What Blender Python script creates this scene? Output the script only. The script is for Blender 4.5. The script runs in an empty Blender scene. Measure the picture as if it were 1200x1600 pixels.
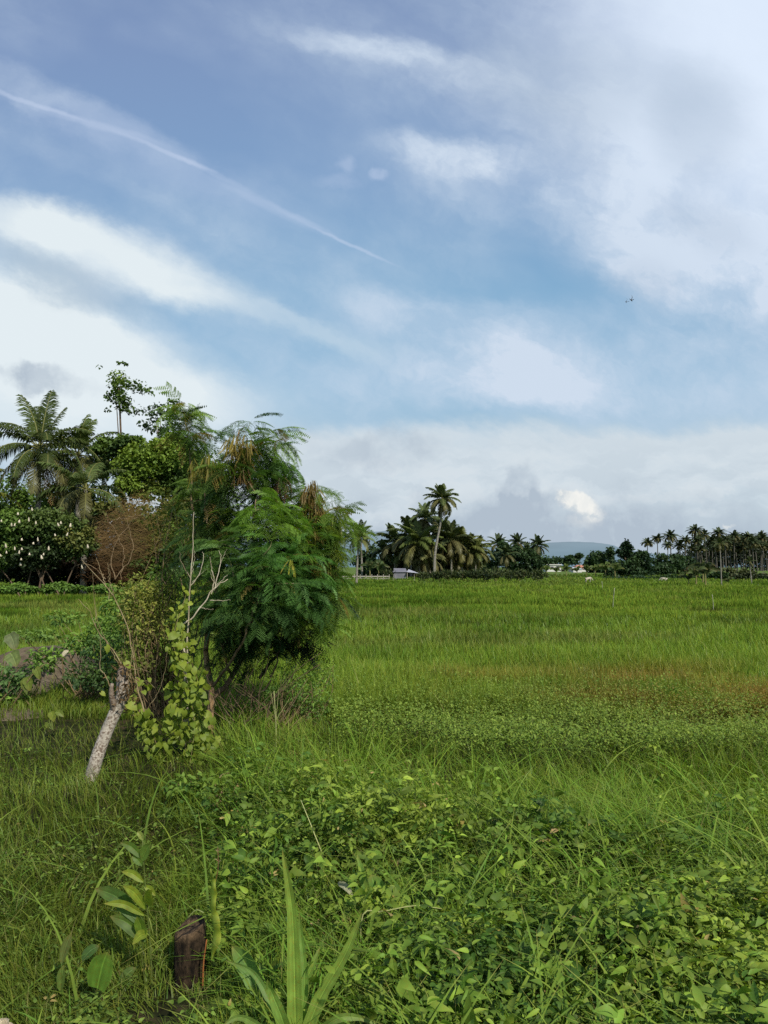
import bpy, math, random
import numpy as np
from math import radians as R, pi, sin, cos, tan, atan2, sqrt

sc = bpy.context.scene
COL = sc.collection
rng = np.random.default_rng(11)

# ------------------------------------------------------------------ camera
F = 1156.0            # focal length in photo pixels (1200 x 1600)
HZ = 886.0            # horizon row
CH = 1.9              # eye height
PITCH = math.atan((HZ - 800.0) / F)
cam_d = bpy.data.cameras.new("camera")
cam = bpy.data.objects.new("camera", cam_d)
COL.objects.link(cam)
cam_d.sensor_fit = 'VERTICAL'
cam_d.sensor_height = 36.0
cam_d.lens = 36.0 * F / 1600.0
cam_d.clip_start = 0.05
cam_d.clip_end = 40000
cam.location = (0, 0, CH)
cam.rotation_euler = (pi / 2 + PITCH, 0, 0)
sc.camera = cam


def ray(px, py):
    a = (px - 600.0) / F
    b = (800.0 - py) / F
    d = np.array([a, cos(PITCH) - b * sin(PITCH), sin(PITCH) + b * cos(PITCH)])
    return d / d[1]


def P(px, py, Y):
    """point of the place seen at a pixel, at distance Y ahead"""
    d = ray(px, py)
    return np.array([d[0] * Y, Y, CH + d[2] * Y])


# ------------------------------------------------------------------ noise / terrain
def _hash(ix, iy, s):
    n = (ix * 374761393 + iy * 668265263 + s * 974634777) & 0x7FFFFFFF
    n = ((n ^ (n >> 13)) * 1274126177) & 0x7FFFFFFF
    n = n ^ (n >> 16)
    return (n & 0xFFFF) / 65535.0


def vn(x, y, s=0):
    x = np.asarray(x, dtype=float); y = np.asarray(y, dtype=float)
    ix = np.floor(x).astype(np.int64); iy = np.floor(y).astype(np.int64)
    fx = x - ix; fy = y - iy
    fx = fx * fx * (3 - 2 * fx); fy = fy * fy * (3 - 2 * fy)
    a = _hash(ix, iy, s); b = _hash(ix + 1, iy, s); c = _hash(ix, iy + 1, s); d = _hash(ix + 1, iy + 1, s)
    return (a * (1 - fx) + b * fx) * (1 - fy) + (c * (1 - fx) + d * fx) * fy


def fbm(x, y, s=0, o=4):
    t = 0; a = 0.5; n = 0
    for k in range(o):
        t = t + a * vn(x * 2 ** k, y * 2 ** k, s + k * 17); n += a; a *= 0.5
    return t / n


def gauss(x, y, cx, cy, sx, sy):
    return np.exp(-((x - cx) / sx) ** 2 - ((y - cy) / sy) ** 2)


def terrain(x, y):
    x = np.asarray(x, dtype=float); y = np.asarray(y, dtype=float)
    h = 0.10 * (fbm(x / 3.1, y / 3.1, 5) - 0.5) + 0.05 * (fbm(x / .7, y / .7, 9) - .5)
    h = h * np.clip(y / 4 - .4, 0.3, 1)
    h = h + 0.38 * gauss(x, y, -5.6, 12.3, 1.2, 1.0)            # spoil heap on the left
    h = h + 0.14 * gauss(x, y, 2.4, 4.2, 1.7, 1.2)
    h = h - 0.10 * gauss(x, y, -1.1, 5.2, .55, .7)
    return h


def gnd(px, py, lift=0.0):
    d = ray(px, py)
    Y = (CH - lift) / max(1e-4, -d[2])
    for _ in range(4):
        z = float(terrain(d[0] * Y, Y)) + lift
        Y = (CH - z) / -d[2]
    return np.array([d[0] * Y, Y, float(terrain(d[0] * Y, Y))])


# ------------------------------------------------------------------ object helpers
class Geo:
    """collects vertices, faces (3 or 4 corners) and a colour per vertex"""
    def __init__(self):
        self.v = []; self.c = []; self.f3 = []; self.f4 = []; self.n = 0

    def add(self, v, f3=None, f4=None, c=(1, 1, 1)):
        v = np.asarray(v, dtype=np.float32).reshape(-1, 3)
        c = np.asarray(c, dtype=np.float32)
        if c.ndim == 1:
            c = np.tile(c, (len(v), 1))
        self.v.append(v); self.c.append(c.reshape(-1, 3))
        if f3 is not None and len(f3):
            self.f3.append(np.asarray(f3, dtype=np.int64).reshape(-1, 3) + self.n)
        if f4 is not None and len(f4):
            self.f4.append(np.asarray(f4, dtype=np.int64).reshape(-1, 4) + self.n)
        self.n += len(v)
        return self

    def addg(self, g, M=None, t=(0, 0, 0)):
        off = self.n
        for v, c in zip(g.v, g.c):
            w = v if M is None else v @ np.asarray(M, dtype=np.float32).T
            self.v.append((w + np.asarray(t, dtype=np.float32)).astype(np.float32)); self.c.append(c)
        for f in g.f3: self.f3.append(f + off)
        for f in g.f4: self.f4.append(f + off)
        self.n += g.n
        return self

    def mesh(self, name, mat, smooth=True):
        me = bpy.data.meshes.new(name)
        V = np.concatenate(self.v); C = np.concatenate(self.c)
        f3 = np.concatenate(self.f3) if self.f3 else np.zeros((0, 3), np.int64)
        f4 = np.concatenate(self.f4) if self.f4 else np.zeros((0, 4), np.int64)
        me.vertices.add(len(V)); me.vertices.foreach_set("co", V.ravel())
        nl = f3.size + f4.size
        me.loops.add(nl)
        me.loops.foreach_set("vertex_index", np.concatenate([f3.ravel(), f4.ravel()]).astype(np.int32))
        np_ = len(f3) + len(f4)
        me.polygons.add(np_)
        st = np.concatenate([np.arange(len(f3)) * 3, f3.size + np.arange(len(f4)) * 4]).astype(np.int32)
        me.polygons.foreach_set("loop_start", st)
        try:
            me.polygons.foreach_set("loop_total", np.concatenate([np.full(len(f3), 3), np.full(len(f4), 4)]).astype(np.int32))
        except Exception:
            pass
        me.update(calc_edges=True)
        me.polygons.foreach_set("use_smooth", np.full(np_, bool(smooth)))
        at = me.color_attributes.new("Col", 'FLOAT_COLOR', 'POINT')
        at.data.foreach_set("color", np.concatenate([C, np.ones((len(C), 1), np.float32)], 1).astype(np.float32).ravel())
        me.materials.append(mat)
        return me


def obj(name, geo, mat, parent=None, loc=(0, 0, 0), smooth=True):
    me = geo.mesh(name, mat, smooth) if isinstance(geo, Geo) else geo
    o = bpy.data.objects.new(name, me)
    COL.objects.link(o)
    o.location = loc
    if parent is not None:
        o.parent = parent
    return o


def tag(o, label=None, cat=None, group=None, kind=None):
    if label: o["label"] = label
    if cat: o["category"] = cat
    if group: o["group"] = group
    if kind: o["kind"] = kind
    return o


def thing(name, label, cat, loc=(0, 0, 0), group=None, rz=0.0):
    o = bpy.data.objects.new(name, None)
    o.empty_display_size = 0.2
    COL.objects.link(o)
    o.location = loc; o.rotation_euler = (0, 0, rz)
    return tag(o, label, cat, group)


def copy_thing(src, loc, rz, scale, label, group=None):
    r = src.copy(); COL.objects.link(r)
    r.location = loc; r.rotation_euler = (0, 0, rz); r.scale = (scale[0], scale[0], scale[1])
    r["label"] = label
    if group: r["group"] = group
    for ch in list(src.children):
        c = ch.copy(); COL.objects.link(c); c.parent = r
        for g in list(ch.children):
            d = g.copy(); COL.objects.link(d); d.parent = c
    return r


# ------------------------------------------------------------------ node helpers
def newmat(name):
    m = bpy.data.materials.new(name); m.use_nodes = True
    nt = m.node_tree
    for n in list(nt.nodes): nt.nodes.remove(n)
    out = nt.nodes.new('ShaderNodeOutputMaterial')
    return m, nt, out


def N(nt, t, **kw):
    n = nt.nodes.new(t)
    for k, v in kw.items():
        if k.startswith('i_'):
            n.inputs[k[2:].replace('_', ' ')].default_value = v
        else:
            setattr(n, k, v)
    return n


def math_n(nt, op, a, b=None, c=None, clamp=False):
    n = nt.nodes.new('ShaderNodeMath'); n.operation = op; n.use_clamp = clamp
    for i, x in enumerate((a, b, c)):
        if x is None: continue
        if isinstance(x, (int, float)): n.inputs[i].default_value = x
        else: nt.links.new(x, n.inputs[i])
    return n.outputs[0]


def mixc(nt, fac, a, b, blend='MIX'):
    n = nt.nodes.new('ShaderNodeMix'); n.data_type = 'RGBA'; n.blend_type = blend; n.clamp_factor = True
    for s, x in ((0, fac), (6, a), (7, b)):
        if isinstance(x, (int, float)): n.inputs[s].default_value = x
        elif isinstance(x, (tuple, list)): n.inputs[s].default_value = (*x[:3], 1)
        else: nt.links.new(x, n.inputs[s])
    return n.outputs[2]


def ramp(nt, fac, stops, interp='LINEAR'):
    n = nt.nodes.new('ShaderNodeValToRGB'); cr = n.color_ramp; cr.interpolation = interp
    while len(cr.elements) < len(stops): cr.elements.new(0.5)
    for e, (p, c) in zip(cr.elements, stops):
        e.position = p; e.color = (*c[:3], 1) if len(c) > 2 else (c[0], c[0], c[0], 1)
    nt.links.new(fac, n.inputs[0])
    return n.outputs[0]


def leaf_mat(name, gain=1.0, trans=0.35, gloss=0.05, rough=0.45, nscale=6.0, var=0.35, tint=(1.25, 1.25, .55), warm=(1.10, 1.0, .88), mottle=0.0):
    m, nt, out = newmat(name)
    L = nt.links
    at = N(nt, 'ShaderNodeAttribute', attribute_name="Col")
    geo = N(nt, 'ShaderNodeNewGeometry')
    no = N(nt, 'ShaderNodeTexNoise'); no.inputs['Scale'].default_value = nscale; no.inputs['Detail'].default_value = 1.0
    L.new(geo.outputs['Position'], no.inputs['Vector'])
    k = math_n(nt, 'MULTIPLY_ADD', no.outputs[0], 2 * var * gain, (1 - var) * gain)
    sc_ = N(nt, 'ShaderNodeVectorMath', operation='SCALE')
    L.new(at.outputs['Color'], sc_.inputs[0]); L.new(k, sc_.inputs['Scale'])
    wm = N(nt, 'ShaderNodeVectorMath', operation='MULTIPLY'); L.new(sc_.outputs[0], wm.inputs[0]); wm.inputs[1].default_value = warm
    sc_ = wm
    if mottle:
        n3 = N(nt, 'ShaderNodeTexNoise'); n3.inputs['Scale'].default_value = 95; n3.inputs['Detail'].default_value = 5; n3.inputs['Roughness'].default_value = .7
        L.new(geo.outputs['Position'], n3.inputs['Vector'])
        f3 = math_n(nt, 'MULTIPLY', ramp(nt, n3.outputs[0], [(.52, (0,)), (.68, (1,))]), mottle)
        spot = mixc(nt, 1.0, sc_.outputs[0], (1.25, .72, .6), 'MULTIPLY')
        mo = nt.nodes.new('ShaderNodeMix'); mo.data_type = 'RGBA'
        L.new(f3, mo.inputs[0]); L.new(sc_.outputs[0], mo.inputs[6]); L.new(spot, mo.inputs[7])
        class _O: pass
        sc_ = _O(); sc_.outputs = [mo.outputs[2]]
    d = N(nt, 'ShaderNodeBsdfDiffuse'); L.new(sc_.outputs[0], d.inputs['Color'])
    t = N(nt, 'ShaderNodeBsdfTranslucent')
    tm = N(nt, 'ShaderNodeVectorMath', operation='MULTIPLY'); L.new(sc_.outputs[0], tm.inputs[0]); tm.inputs[1].default_value = tint
    L.new(tm.outputs[0], t.inputs['Color'])
    mx = N(nt, 'ShaderNodeMixShader'); mx.inputs[0].default_value = trans
    L.new(d.outputs[0], mx.inputs[1]); L.new(t.outputs[0], mx.inputs[2])
    last = mx
    if gloss > 0:
        g = N(nt, 'ShaderNodeBsdfGlossy'); g.inputs['Roughness'].default_value = rough
        g.inputs['Color'].default_value = (.8, .85, .8, 1)
        fr = N(nt, 'ShaderNodeLayerWeight'); fr.inputs['Blend'].default_value = 0.25
        f = math_n(nt, 'MULTIPLY_ADD', fr.outputs['Facing'], gloss * 1.2, gloss * .5)
        m2 = N(nt, 'ShaderNodeMixShader')
        L.new(f, m2.inputs[0]); L.new(mx.outputs[0], m2.inputs[1]); L.new(g.outputs[0], m2.inputs[2])
        last = m2
    L.new(last.outputs[0], out.inputs['Surface'])
    return m


def bark_mat(name, c1, c2, scale=12.0, stretch=(1, 1, .25), bump=.6, detail=6, usecol=False, lo=.35, hi=.65, dist=.01):
    m, nt, out = newmat(name)
    L = nt.links
    tc = N(nt, 'ShaderNodeTexCoord')
    mp = N(nt, 'ShaderNodeMapping'); mp.inputs['Scale'].default_value = stretch
    L.new(tc.outputs['Object'], mp.inputs[0])
    no = N(nt, 'ShaderNodeTexNoise'); no.inputs['Scale'].default_value = scale; no.inputs['Detail'].default_value = detail
    no.inputs['Roughness'].default_value = .65
    L.new(mp.outputs[0], no.inputs['Vector'])
    col = ramp(nt, no.outputs[0], [(lo, c1), (hi, c2)])
    if usecol:
        at = N(nt, 'ShaderNodeAttribute', attribute_name="Col")
        col = mixc(nt, 1.0, col, at.outputs['Color'], 'MULTIPLY')
    b = N(nt, 'ShaderNodeBsdfPrincipled'); b.inputs['Roughness'].default_value = .9
    b.inputs['Specular IOR Level'].default_value = .2
    L.new(col, b.inputs['Base Color'])
    bp = N(nt, 'ShaderNodeBump'); bp.inputs['Strength'].default_value = bump; bp.inputs['Distance'].default_value = dist
    L.new(no.outputs[0], bp.inputs['Height']); L.new(bp.outputs[0], b.inputs['Normal'])
    L.new(b.outputs[0], out.inputs['Surface'])
    return m


M_GRASS = leaf_mat("grass_blades", warm=(1.05, 1.0, .80), gain=1.72, trans=.42, gloss=.02, rough=.4, nscale=3.0, var=.25)
M_FIELD = leaf_mat("field_grass", warm=(1.07, 1.0, .85), gain=1.6, trans=.35, gloss=.0, nscale=.25, var=.22)
M_WEED = leaf_mat("weed_leaves", warm=(1.04, 1, .82), mottle=.6, gain=1.8, trans=.36, gloss=.03, rough=.55, nscale=14, var=.3)
M_VINE = leaf_mat("vine_leaves", mottle=.8, gain=1.2, trans=.45, gloss=.03, rough=.5, nscale=20, var=.3)
M_FEATHER = leaf_mat("feathery_leaves", gain=1.75, trans=.4, gloss=.03, rough=.5, nscale=2.2, var=.35)
M_CROWN = leaf_mat("crown_leaves", gain=1.55, trans=.25, gloss=.03, rough=.5, nscale=.45, var=.4)
M_PALM = leaf_mat("palm_fronds", gain=1.0, trans=.2, gloss=.025, rough=.4, nscale=.7, var=.3)
M_DRY = leaf_mat("dry_stems", trans=.15, gloss=.0, nscale=1.5, var=.4, tint=(1, 1, 1))
M_WHITE = leaf_mat("white_petals", trans=.3, gloss=.02, nscale=3, var=.1, tint=(1, 1, 1))
M_TWIG = bark_mat("twig_bark", (.20, .16, .11), (.42, .38, .30), 18, usecol=True)
M_PALMT = bark_mat("palm_trunk_bark", (.13, .12, .10), (.30, .28, .24), 2.2, (1, 1, 4), usecol=True, dist=.05)
M_DARKB = bark_mat("dark_bark", (.06, .045, .03), (.17, .12, .08), 9, usecol=True)


def pale_trunk_mat():
    m, nt, out = newmat("pale_flaking_bark"); L = nt.links
    tc = N(nt, 'ShaderNodeTexCoord')
    at = N(nt, 'ShaderNodeAttribute', attribute_name="Col")
    n1 = N(nt, 'ShaderNodeTexNoise'); n1.inputs['Scale'].default_value = 55; n1.inputs['Detail'].default_value = 4
    L.new(tc.outputs['Object'], n1.inputs['Vector'])
    n2 = N(nt, 'ShaderNodeTexNoise'); n2.inputs['Scale'].default_value = 9; n2.inputs['Detail'].default_value = 3
    L.new(tc.outputs['Object'], n2.inputs['Vector'])
    spots = ramp(nt, math_n(nt, 'MULTIPLY_ADD', n2.outputs[0], .35, n1.outputs[0]), [(.62, (1,)), (.80, (0,))])
    pale = ramp(nt, n2.outputs[0], [(.3, (.26, .235, .19)), (.65, (.52, .47, .39))])
    sepf = N(nt, 'ShaderNodeSeparateColor'); L.new(at.outputs['Color'], sepf.inputs[0])
    f = math_n(nt, 'MULTIPLY', spots, 1.0)
    dark = (.15, .11, .08)
    c = mixc(nt, f, dark, pale)
    c = mixc(nt, sepf.outputs[0], (.16, .10, .06), c)
    b = N(nt, 'ShaderNodeBsdfPrincipled'); b.inputs['Roughness'].default_value = .9
    L.new(c, b.inputs['Base Color'])
    bp = N(nt, 'ShaderNodeBump'); bp.inputs['Strength'].default_value = .8; bp.inputs['Distance'].default_value = .008
    L.new(n1.outputs[0], bp.inputs['Height']); L.new(bp.outputs[0], b.inputs['Normal'])
    L.new(b.outputs[0], out.inputs['Surface'])
    return m


M_PALE = pale_trunk_mat()
M_STUMP = bark_mat("rotten_stump", (.010, .007, .004), (.115, .075, .042), 42, (1, 1, .4), bump=1.0, dist=.02, lo=.38, hi=.72, usecol=True)
M_SOIL = bark_mat("dry_soil", (.08, .060, .038), (.165, .130, .085), 7, (1, 1, 1), bump=1.0, dist=.05)


def simple(name, c1, c2=None, scale=3.0, rough=.8, bump=0.0):
    m, nt, out = newmat(name); L = nt.links
    c2 = c2 or tuple(x * .8 for x in c1)
    tc = N(nt, 'ShaderNodeTexCoord')
    no = N(nt, 'ShaderNodeTexNoise'); no.inputs['Scale'].default_value = scale; no.inputs['Detail'].default_value = 5
    L.new(tc.outputs['Object'], no.inputs['Vector'])
    b = N(nt, 'ShaderNodeBsdfPrincipled'); b.inputs['Roughness'].default_value = rough
    L.new(ramp(nt, no.outputs[0], [(.35, c1), (.65, c2)]), b.inputs['Base Color'])
    L.new(b.outputs[0], out.inputs['Surface'])
    return m


M_WALLW = simple("white_render", (.62, .61, .58), (.50, .49, .46), .6)
M_ROOFR = simple("red_roof", (.42, .16, .10), (.55, .27, .18), .8)
M_ROOFB = simple("grey_roof", (.38, .42, .46), (.50, .53, .56), .8)
M_DARKH = simple("window_void", (.03, .03, .03), (.05, .05, .05), 1)
M_SHED = simple("shed_sheet", (.13, .13, .16), (.20, .20, .23), .8)
M_SHEDR = simple("shed_roof", (.26, .27, .32), (.42, .43, .48), .7, .6)
M_POST = simple("weathered_post", (.40, .37, .32), (.25, .23, .19), 4)
M_FUR = simple("pale_fur", (.50, .45, .36), (.38, .33, .26), 5)
M_BIRD = simple("dark_feathers", (.03, .035, .045), (.05, .05, .06), 5)


# ------------------------------------------------------------------ shape helpers
def norm(v):
    v = np.asarray(v, dtype=float)
    return v / (np.linalg.norm(v, axis=-1, keepdims=True) + 1e-12)


def smooth_path(pts, n):
    """Catmull-Rom resample"""
    p = np.asarray(pts, dtype=float)
    if len(p) < 3:
        t = np.linspace(0, 1, n)[:, None]
        return p[0] * (1 - t) + p[-1] * t
    q = np.vstack([2 * p[0] - p[1], p, 2 * p[-1] - p[-2]])
    out = []
    for u in np.linspace(0, len(p) - 1 - 1e-6, n):
        i = int(u); t = u - i
        a, b, c, d = q[i], q[i + 1], q[i + 2], q[i + 3]
        out.append(.5 * ((2 * b) + (-a + c) * t + (2 * a - 5 * b + 4 * c - d) * t * t + (-a + 3 * b - 3 * c + d) * t ** 3))
    return np.array(out)


def tube(g, pts, rad, sides=6, c=(1, 1, 1), cap=True, wob=0.0):
    pts = np.asarray(pts, dtype=float); n = len(pts)
    rad = np.broadcast_to(np.asarray(rad, dtype=float), (n,))
    tan_ = norm(np.gradient(pts, axis=0))
    ref = np.array([0.31, 0.95, 0.05]) if abs(tan_[0][1]) < .9 else np.array([1.0, 0, 0])
    s = norm(np.cross(tan_, ref)); u = np.cross(s, tan_)
    a = np.linspace(0, 2 * pi, sides, endpoint=False)
    rr = rad[:, None] * (1 + (wob * (rng.random((n, sides)) - .5) if wob else 0))
    V = pts[:, None, :] + rr[..., None] * (np.cos(a)[None, :, None] * s[:, None, :] + np.sin(a)[None, :, None] * u[:, None, :])
    V = V.reshape(-1, 3)
    i = np.arange(n - 1)[:, None]; j = np.arange(sides)[None, :]; jn = (j + 1) % sides
    f4 = np.stack([i * sides + j, i * sides + jn, (i + 1) * sides + jn, (i + 1) * sides + j], -1).reshape(-1, 4)
    f3 = None
    if cap:
        V = np.vstack([V, pts[-1]]); k = len(V) - 1; b = (n - 1) * sides
        f3 = np.array([[b + q, b + (q + 1) % sides, k] for q in range(sides)])
    cc = np.asarray(c, dtype=float)
    if cc.ndim == 2:
        cc = np.repeat(cc, sides, 0)
        if cap: cc = np.vstack([cc, cc[-1]])
    g.add(V, f3, f4, cc)


def leaf_tpl(width=.5, k=5, droop=.25, fold=.12, heart=0.0, power=.8, petiole=0.0, point=False):
    """leaf along +x of unit length, normal +z"""
    t = np.linspace(0, 1, k)
    if heart:
        w = width * .5 * np.sin(pi * np.clip(t * .86 + .14, 0, 1)) ** power * (1 - .15 * t)
    else:
        w = width * .5 * np.sin(pi * t) ** power
    if point: w = width * .5 * np.clip(t + .03, 0, 1) ** .6 * (1 - t) ** 1.05 * 1.75
    w[-1] = 0
    if not heart: w[0] = 0.02
    z = -droop * t ** 2
    x = t * (1 - .15 * droop)
    mid = np.stack([x, 0 * t, z], 1)
    lx = x - (heart * .22 * (1 - t) ** 2)
    le = np.stack([lx, w, z + fold * w * 2], 1); ri = np.stack([lx, -w, z + fold * w * 2], 1)
    V = np.stack([le, mid, ri], 1).reshape(-1, 3)
    V[:, 0] += petiole
    f = []
    for i in range(k - 1):
        a = i * 3
        f += [[a, a + 1, a + 4, a + 3], [a + 1, a + 2, a + 5, a + 4]]
    return V, np.array(f)


def frames(d, up=None, roll=None):
    """rotation matrices (n,3,3) with x along d, z near up"""
    d = norm(d)
    if up is None: up = np.tile([0, 0, 1.0], (len(d), 1))
    y = np.cross(up, d); bad = np.linalg.norm(y, axis=1) < 1e-4; y[bad] = [0, 1, 0]
    y = norm(y); z = np.cross(d, y)
    if roll is not None:
        c, s = np.cos(roll)[:, None], np.sin(roll)[:, None]
        y, z = y * c + z * s, z * c - y * s
    return np.stack([d, y, z], -1)


def scatter(g, tpl, pos, rot, size, col, cvar=None):
    """many copies of a template written into one mesh"""
    V, Fq = tpl[0], tpl[1]
    n = len(pos)
    if n == 0: return
    size = np.asarray(size, dtype=float)
    if size.ndim == 0: size = np.full(n, float(size))
    if size.ndim == 1: size = size[:, None].repeat(3, 1)
    W = np.einsum('nij,nkj->nki', rot, V[None] * size[:, None, :]) + pos[:, None, :]
    c = np.repeat(np.asarray(col, dtype=float)[:, None, :], len(V), 1)
    if len(tpl) > 2 and tpl[2] is not None:
        c = c * tpl[2][None]
    off = (np.arange(n) * len(V))[:, None, None]
    FF = (Fq[None] + off).reshape(-1, Fq.shape[1])
    if Fq.shape[1] == 3: g.add(W.reshape(-1, 3), f3=FF, c=c.reshape(-1, 3))
    else: g.add(W.reshape(-1, 3), f4=FF, c=c.reshape(-1, 3))


def blades(g, pos, h, w, yaw, lean, droop, col, seg=3, tipcol=None):
    """grass blades: tapered bending strips"""
    n = len(pos)
    t = np.linspace(0, 1, seg + 1)
    ld = np.stack([np.cos(yaw), np.sin(yaw), 0 * yaw], 1)
    face = yaw + pi / 2 + rng.normal(0, .5, n)
    sd = np.stack([np.cos(face), np.sin(face), 0 * yaw], 1)
    L = []
    cols = []
    for i, tt in enumerate(t):
        c = pos + ld * (h * (lean * tt + droop * tt ** 2.2))[:, None]
        c[:, 2] += h * (tt - .45 * droop * tt ** 2.5)
        ww = w * (1 - tt) ** .6 * .5 if i < seg else 0 * w
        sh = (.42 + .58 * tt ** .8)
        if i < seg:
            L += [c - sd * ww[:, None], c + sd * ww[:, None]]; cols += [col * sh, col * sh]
        else:
            L += [c]; cols += [col * 1.05 if tipcol is None else tipcol]
    V = np.stack(L, 1); C = np.stack(cols, 1); k = V.shape[1]
    off = (np.arange(n) * k)[:, None, None]
    if seg > 1:
        q = np.array([[2 * i, 2 * i + 1, 2 * i + 3, 2 * i + 2] for i in range(seg - 1)])
        f4 = (q[None] + off).reshape(-1, 4)
    else: f4 = None
    tr = np.array([[2 * seg - 2, 2 * seg - 1, 2 * seg]])
    f3 = (tr[None] + off).reshape(-1, 3)
    g.add(V.reshape(-1, 3), f3, f4, C.reshape(-1, 3))


def rand_dirs(n, zb=0.0):
    d = rng.normal(0, 1, (n, 3)); d[:, 2] += zb
    return norm(d)


def lerp(a, b, t):
    a = np.asarray(a, float); b = np.asarray(b, float)
    return a * (1 - t[:, None]) + b * t[:, None]



# ------------------------------------------------------------------ light and sky
SUN_DIR = norm(np.array([0.40, -0.62, 0.67]))
sun_d = bpy.data.lights.new("sun", 'SUN')
sun_d.energy = 4.3; sun_d.angle = R(0.9); sun_d.color = (1.0, .93, .80)
sun = bpy.data.objects.new("sun", sun_d); COL.objects.link(sun)
sun.location = (20, -10, 30)
from mathutils import Vector
sun.rotation_euler = Vector(SUN_DIR).to_track_quat('Z', 'Y').to_euler()

W = bpy.data.worlds.new("World"); sc.world = W; W.use_nodes = True
nt = W.node_tree; L = nt.links
for n in list(nt.nodes): nt.nodes.remove(n)
wo = nt.nodes.new('ShaderNodeOutputWorld')
bg = nt.nodes.new('ShaderNodeBackground'); bg.inputs['Strength'].default_value = 0.1
L.new(bg.outputs[0], wo.inputs[0])
sky = nt.nodes.new('ShaderNodeTexSky'); sky.sky_type = 'NISHITA'; sky.sun_disc = False
sky.sun_elevation = math.asin(SUN_DIR[2]); sky.sun_rotation = atan2(SUN_DIR[0], SUN_DIR[1])
sky.air_density = 1.2; sky.dust_density = 1.5; sky.ozone_density = 1.5

tc = nt.nodes.new('ShaderNodeTexCoord')
sep = nt.nodes.new('ShaderNodeSeparateXYZ'); L.new(tc.outputs['Generated'], sep.inputs[0])
ay = math_n(nt, 'MAXIMUM', math_n(nt, 'ABSOLUTE', sep.outputs[1]), .18)
u = math_n(nt, 'DIVIDE', sep.outputs[0], ay)
v = math_n(nt, 'DIVIDE', sep.outputs[2], ay)
comb = nt.nodes.new('ShaderNodeCombineXYZ'); L.new(u, comb.inputs[0]); L.new(v, comb.inputs[1])
UV = comb.outputs[0]


def wnoise(vec, scale, detail, rough=.5, dist=0.0, ntype=None):
    n = nt.nodes.new('ShaderNodeTexNoise'); n.noise_dimensions = '2D'
    n.inputs['Scale'].default_value = scale; n.inputs['Detail'].default_value = detail
    n.inputs['Roughness'].default_value = rough; n.inputs['Distortion'].default_value = dist
    L.new(vec, n.inputs['Vector'])
    return n


def wmap(vec, loc=(0, 0, 0), rot=0.0, scl=(1, 1, 1), typ='TEXTURE'):
    n = nt.nodes.new('ShaderNodeMapping'); n.vector_type = typ
    n.inputs['Location'].default_value = loc; n.inputs['Rotation'].default_value = (0, 0, rot)
    n.inputs['Scale'].default_value = scl
    L.new(vec, n.inputs[0])
    return n.outputs[0]


def warp(vec, noise, amt):
    s = N(nt, 'ShaderNodeVectorMath', operation='SUBTRACT'); L.new(noise.outputs['Color'], s.inputs[0]); s.inputs[1].default_value = (.5, .5, .5)
    m = N(nt, 'ShaderNodeVectorMath', operation='MULTIPLY'); L.new(s.outputs[0], m.inputs[0]); m.inputs[1].default_value = (amt, amt, 0)
    a = N(nt, 'ShaderNodeVectorMath', operation='ADD'); L.new(m.outputs[0], a.inputs[0]); L.new(vec, a.inputs[1])
    return a.outputs[0]


def uvof(px, py):
    d = ray(px, py)
    return d[0], d[2]


nA = wnoise(wmap(UV, rot=R(-24), scl=(1.7, 1, 1)), 5.5, 7, .64)
UVs = warp(UV, nA, .10)              # soft, for high cloud
nB = wnoise(UV, 22.0, 4, .6)
UVp = warp(UV, wnoise(UV, 26.0, 4, .62), .026)
UVt = warp(UV, wnoise(UV, 11.0, 5, .65), .012)
UVc = warp(warp(UV, wnoise(UV, 7.0, 2, .5), .05), nB, .045)   # lumpy, for the cumulus


def blob(px, py, rx, ry, ang, amp, vec=None, edge=None):
    """soft elliptical cloud bank; ang in degrees, positive = falls to the right"""
    u0, v0 = uvof(px, py)
    m = wmap(vec if vec is not None else UVs, (u0, v0, 0), R(-ang), (rx / F, ry / F, 1))
    g = nt.nodes.new('ShaderNodeTexGradient'); g.gradient_type = 'SPHERICAL'
    L.new(m, g.inputs[0])
    o = g.outputs['Fac']
    mr = nt.nodes.new('ShaderNodeMapRange'); mr.interpolation_type = 'SMOOTHSTEP'
    mr.inputs['From Min'].default_value = 0; mr.inputs['From Max'].default_value = edge if edge else .8
    mr.inputs['To Max'].default_value = amp
    L.new(o, mr.inputs['Value'])
    return mr.outputs[0]


def total(lst):
    s = lst[0]
    for x in lst[1:]: s = math_n(nt, 'ADD', s, x)
    return s


# clear sky: Nishita pulled towards the hazy tropical blue of the day
grad = ramp(nt, v, [(0.0, (4.2, 5.6, 6.5)), (.10, (4.0, 5.6, 6.8)), (.25, (2.9, 5.1, 7.1)), (.38, (2.4, 4.5, 6.7)), (.55, (2.3, 3.8, 6.2)), (.75, (2.25, 3.3, 5.6)), (1.0, (1.6, 2.4, 4.5))])
base = mixc(nt, .85, sky.outputs[0], grad)
big = wnoise(wmap(UV, rot=R(-20), scl=(1.8, 1, 1)), 2.6, 4, .6)
streak = wnoise(wmap(UVs, rot=R(-27), scl=(3.5, 1, 1)), 9.0, 6, .62)
fib = wnoise(wmap(UVs, rot=R(-30), scl=(2.2, 1, 1)), 26.0, 7, .7)
mot = wnoise(UVs, 7.0, 7, .62)
stv = math_n(nt, 'MULTIPLY', math_n(nt, 'MULTIPLY', ramp(nt, streak.outputs[0], [(.32, (.72,)), (.68, (1.15,))]), ramp(nt, mot.outputs[0], [(.34, (.55,)), (.66, (1.35,))])), ramp(nt, fib.outputs[0], [(.3, (.82,)), (.7, (1.15,))]))
thin = ramp(nt, big.outputs[0], [(.38, (0,)), (.70, (.40,))])
stv3 = math_n(nt, 'MULTIPLY', thin, stv)

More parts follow.
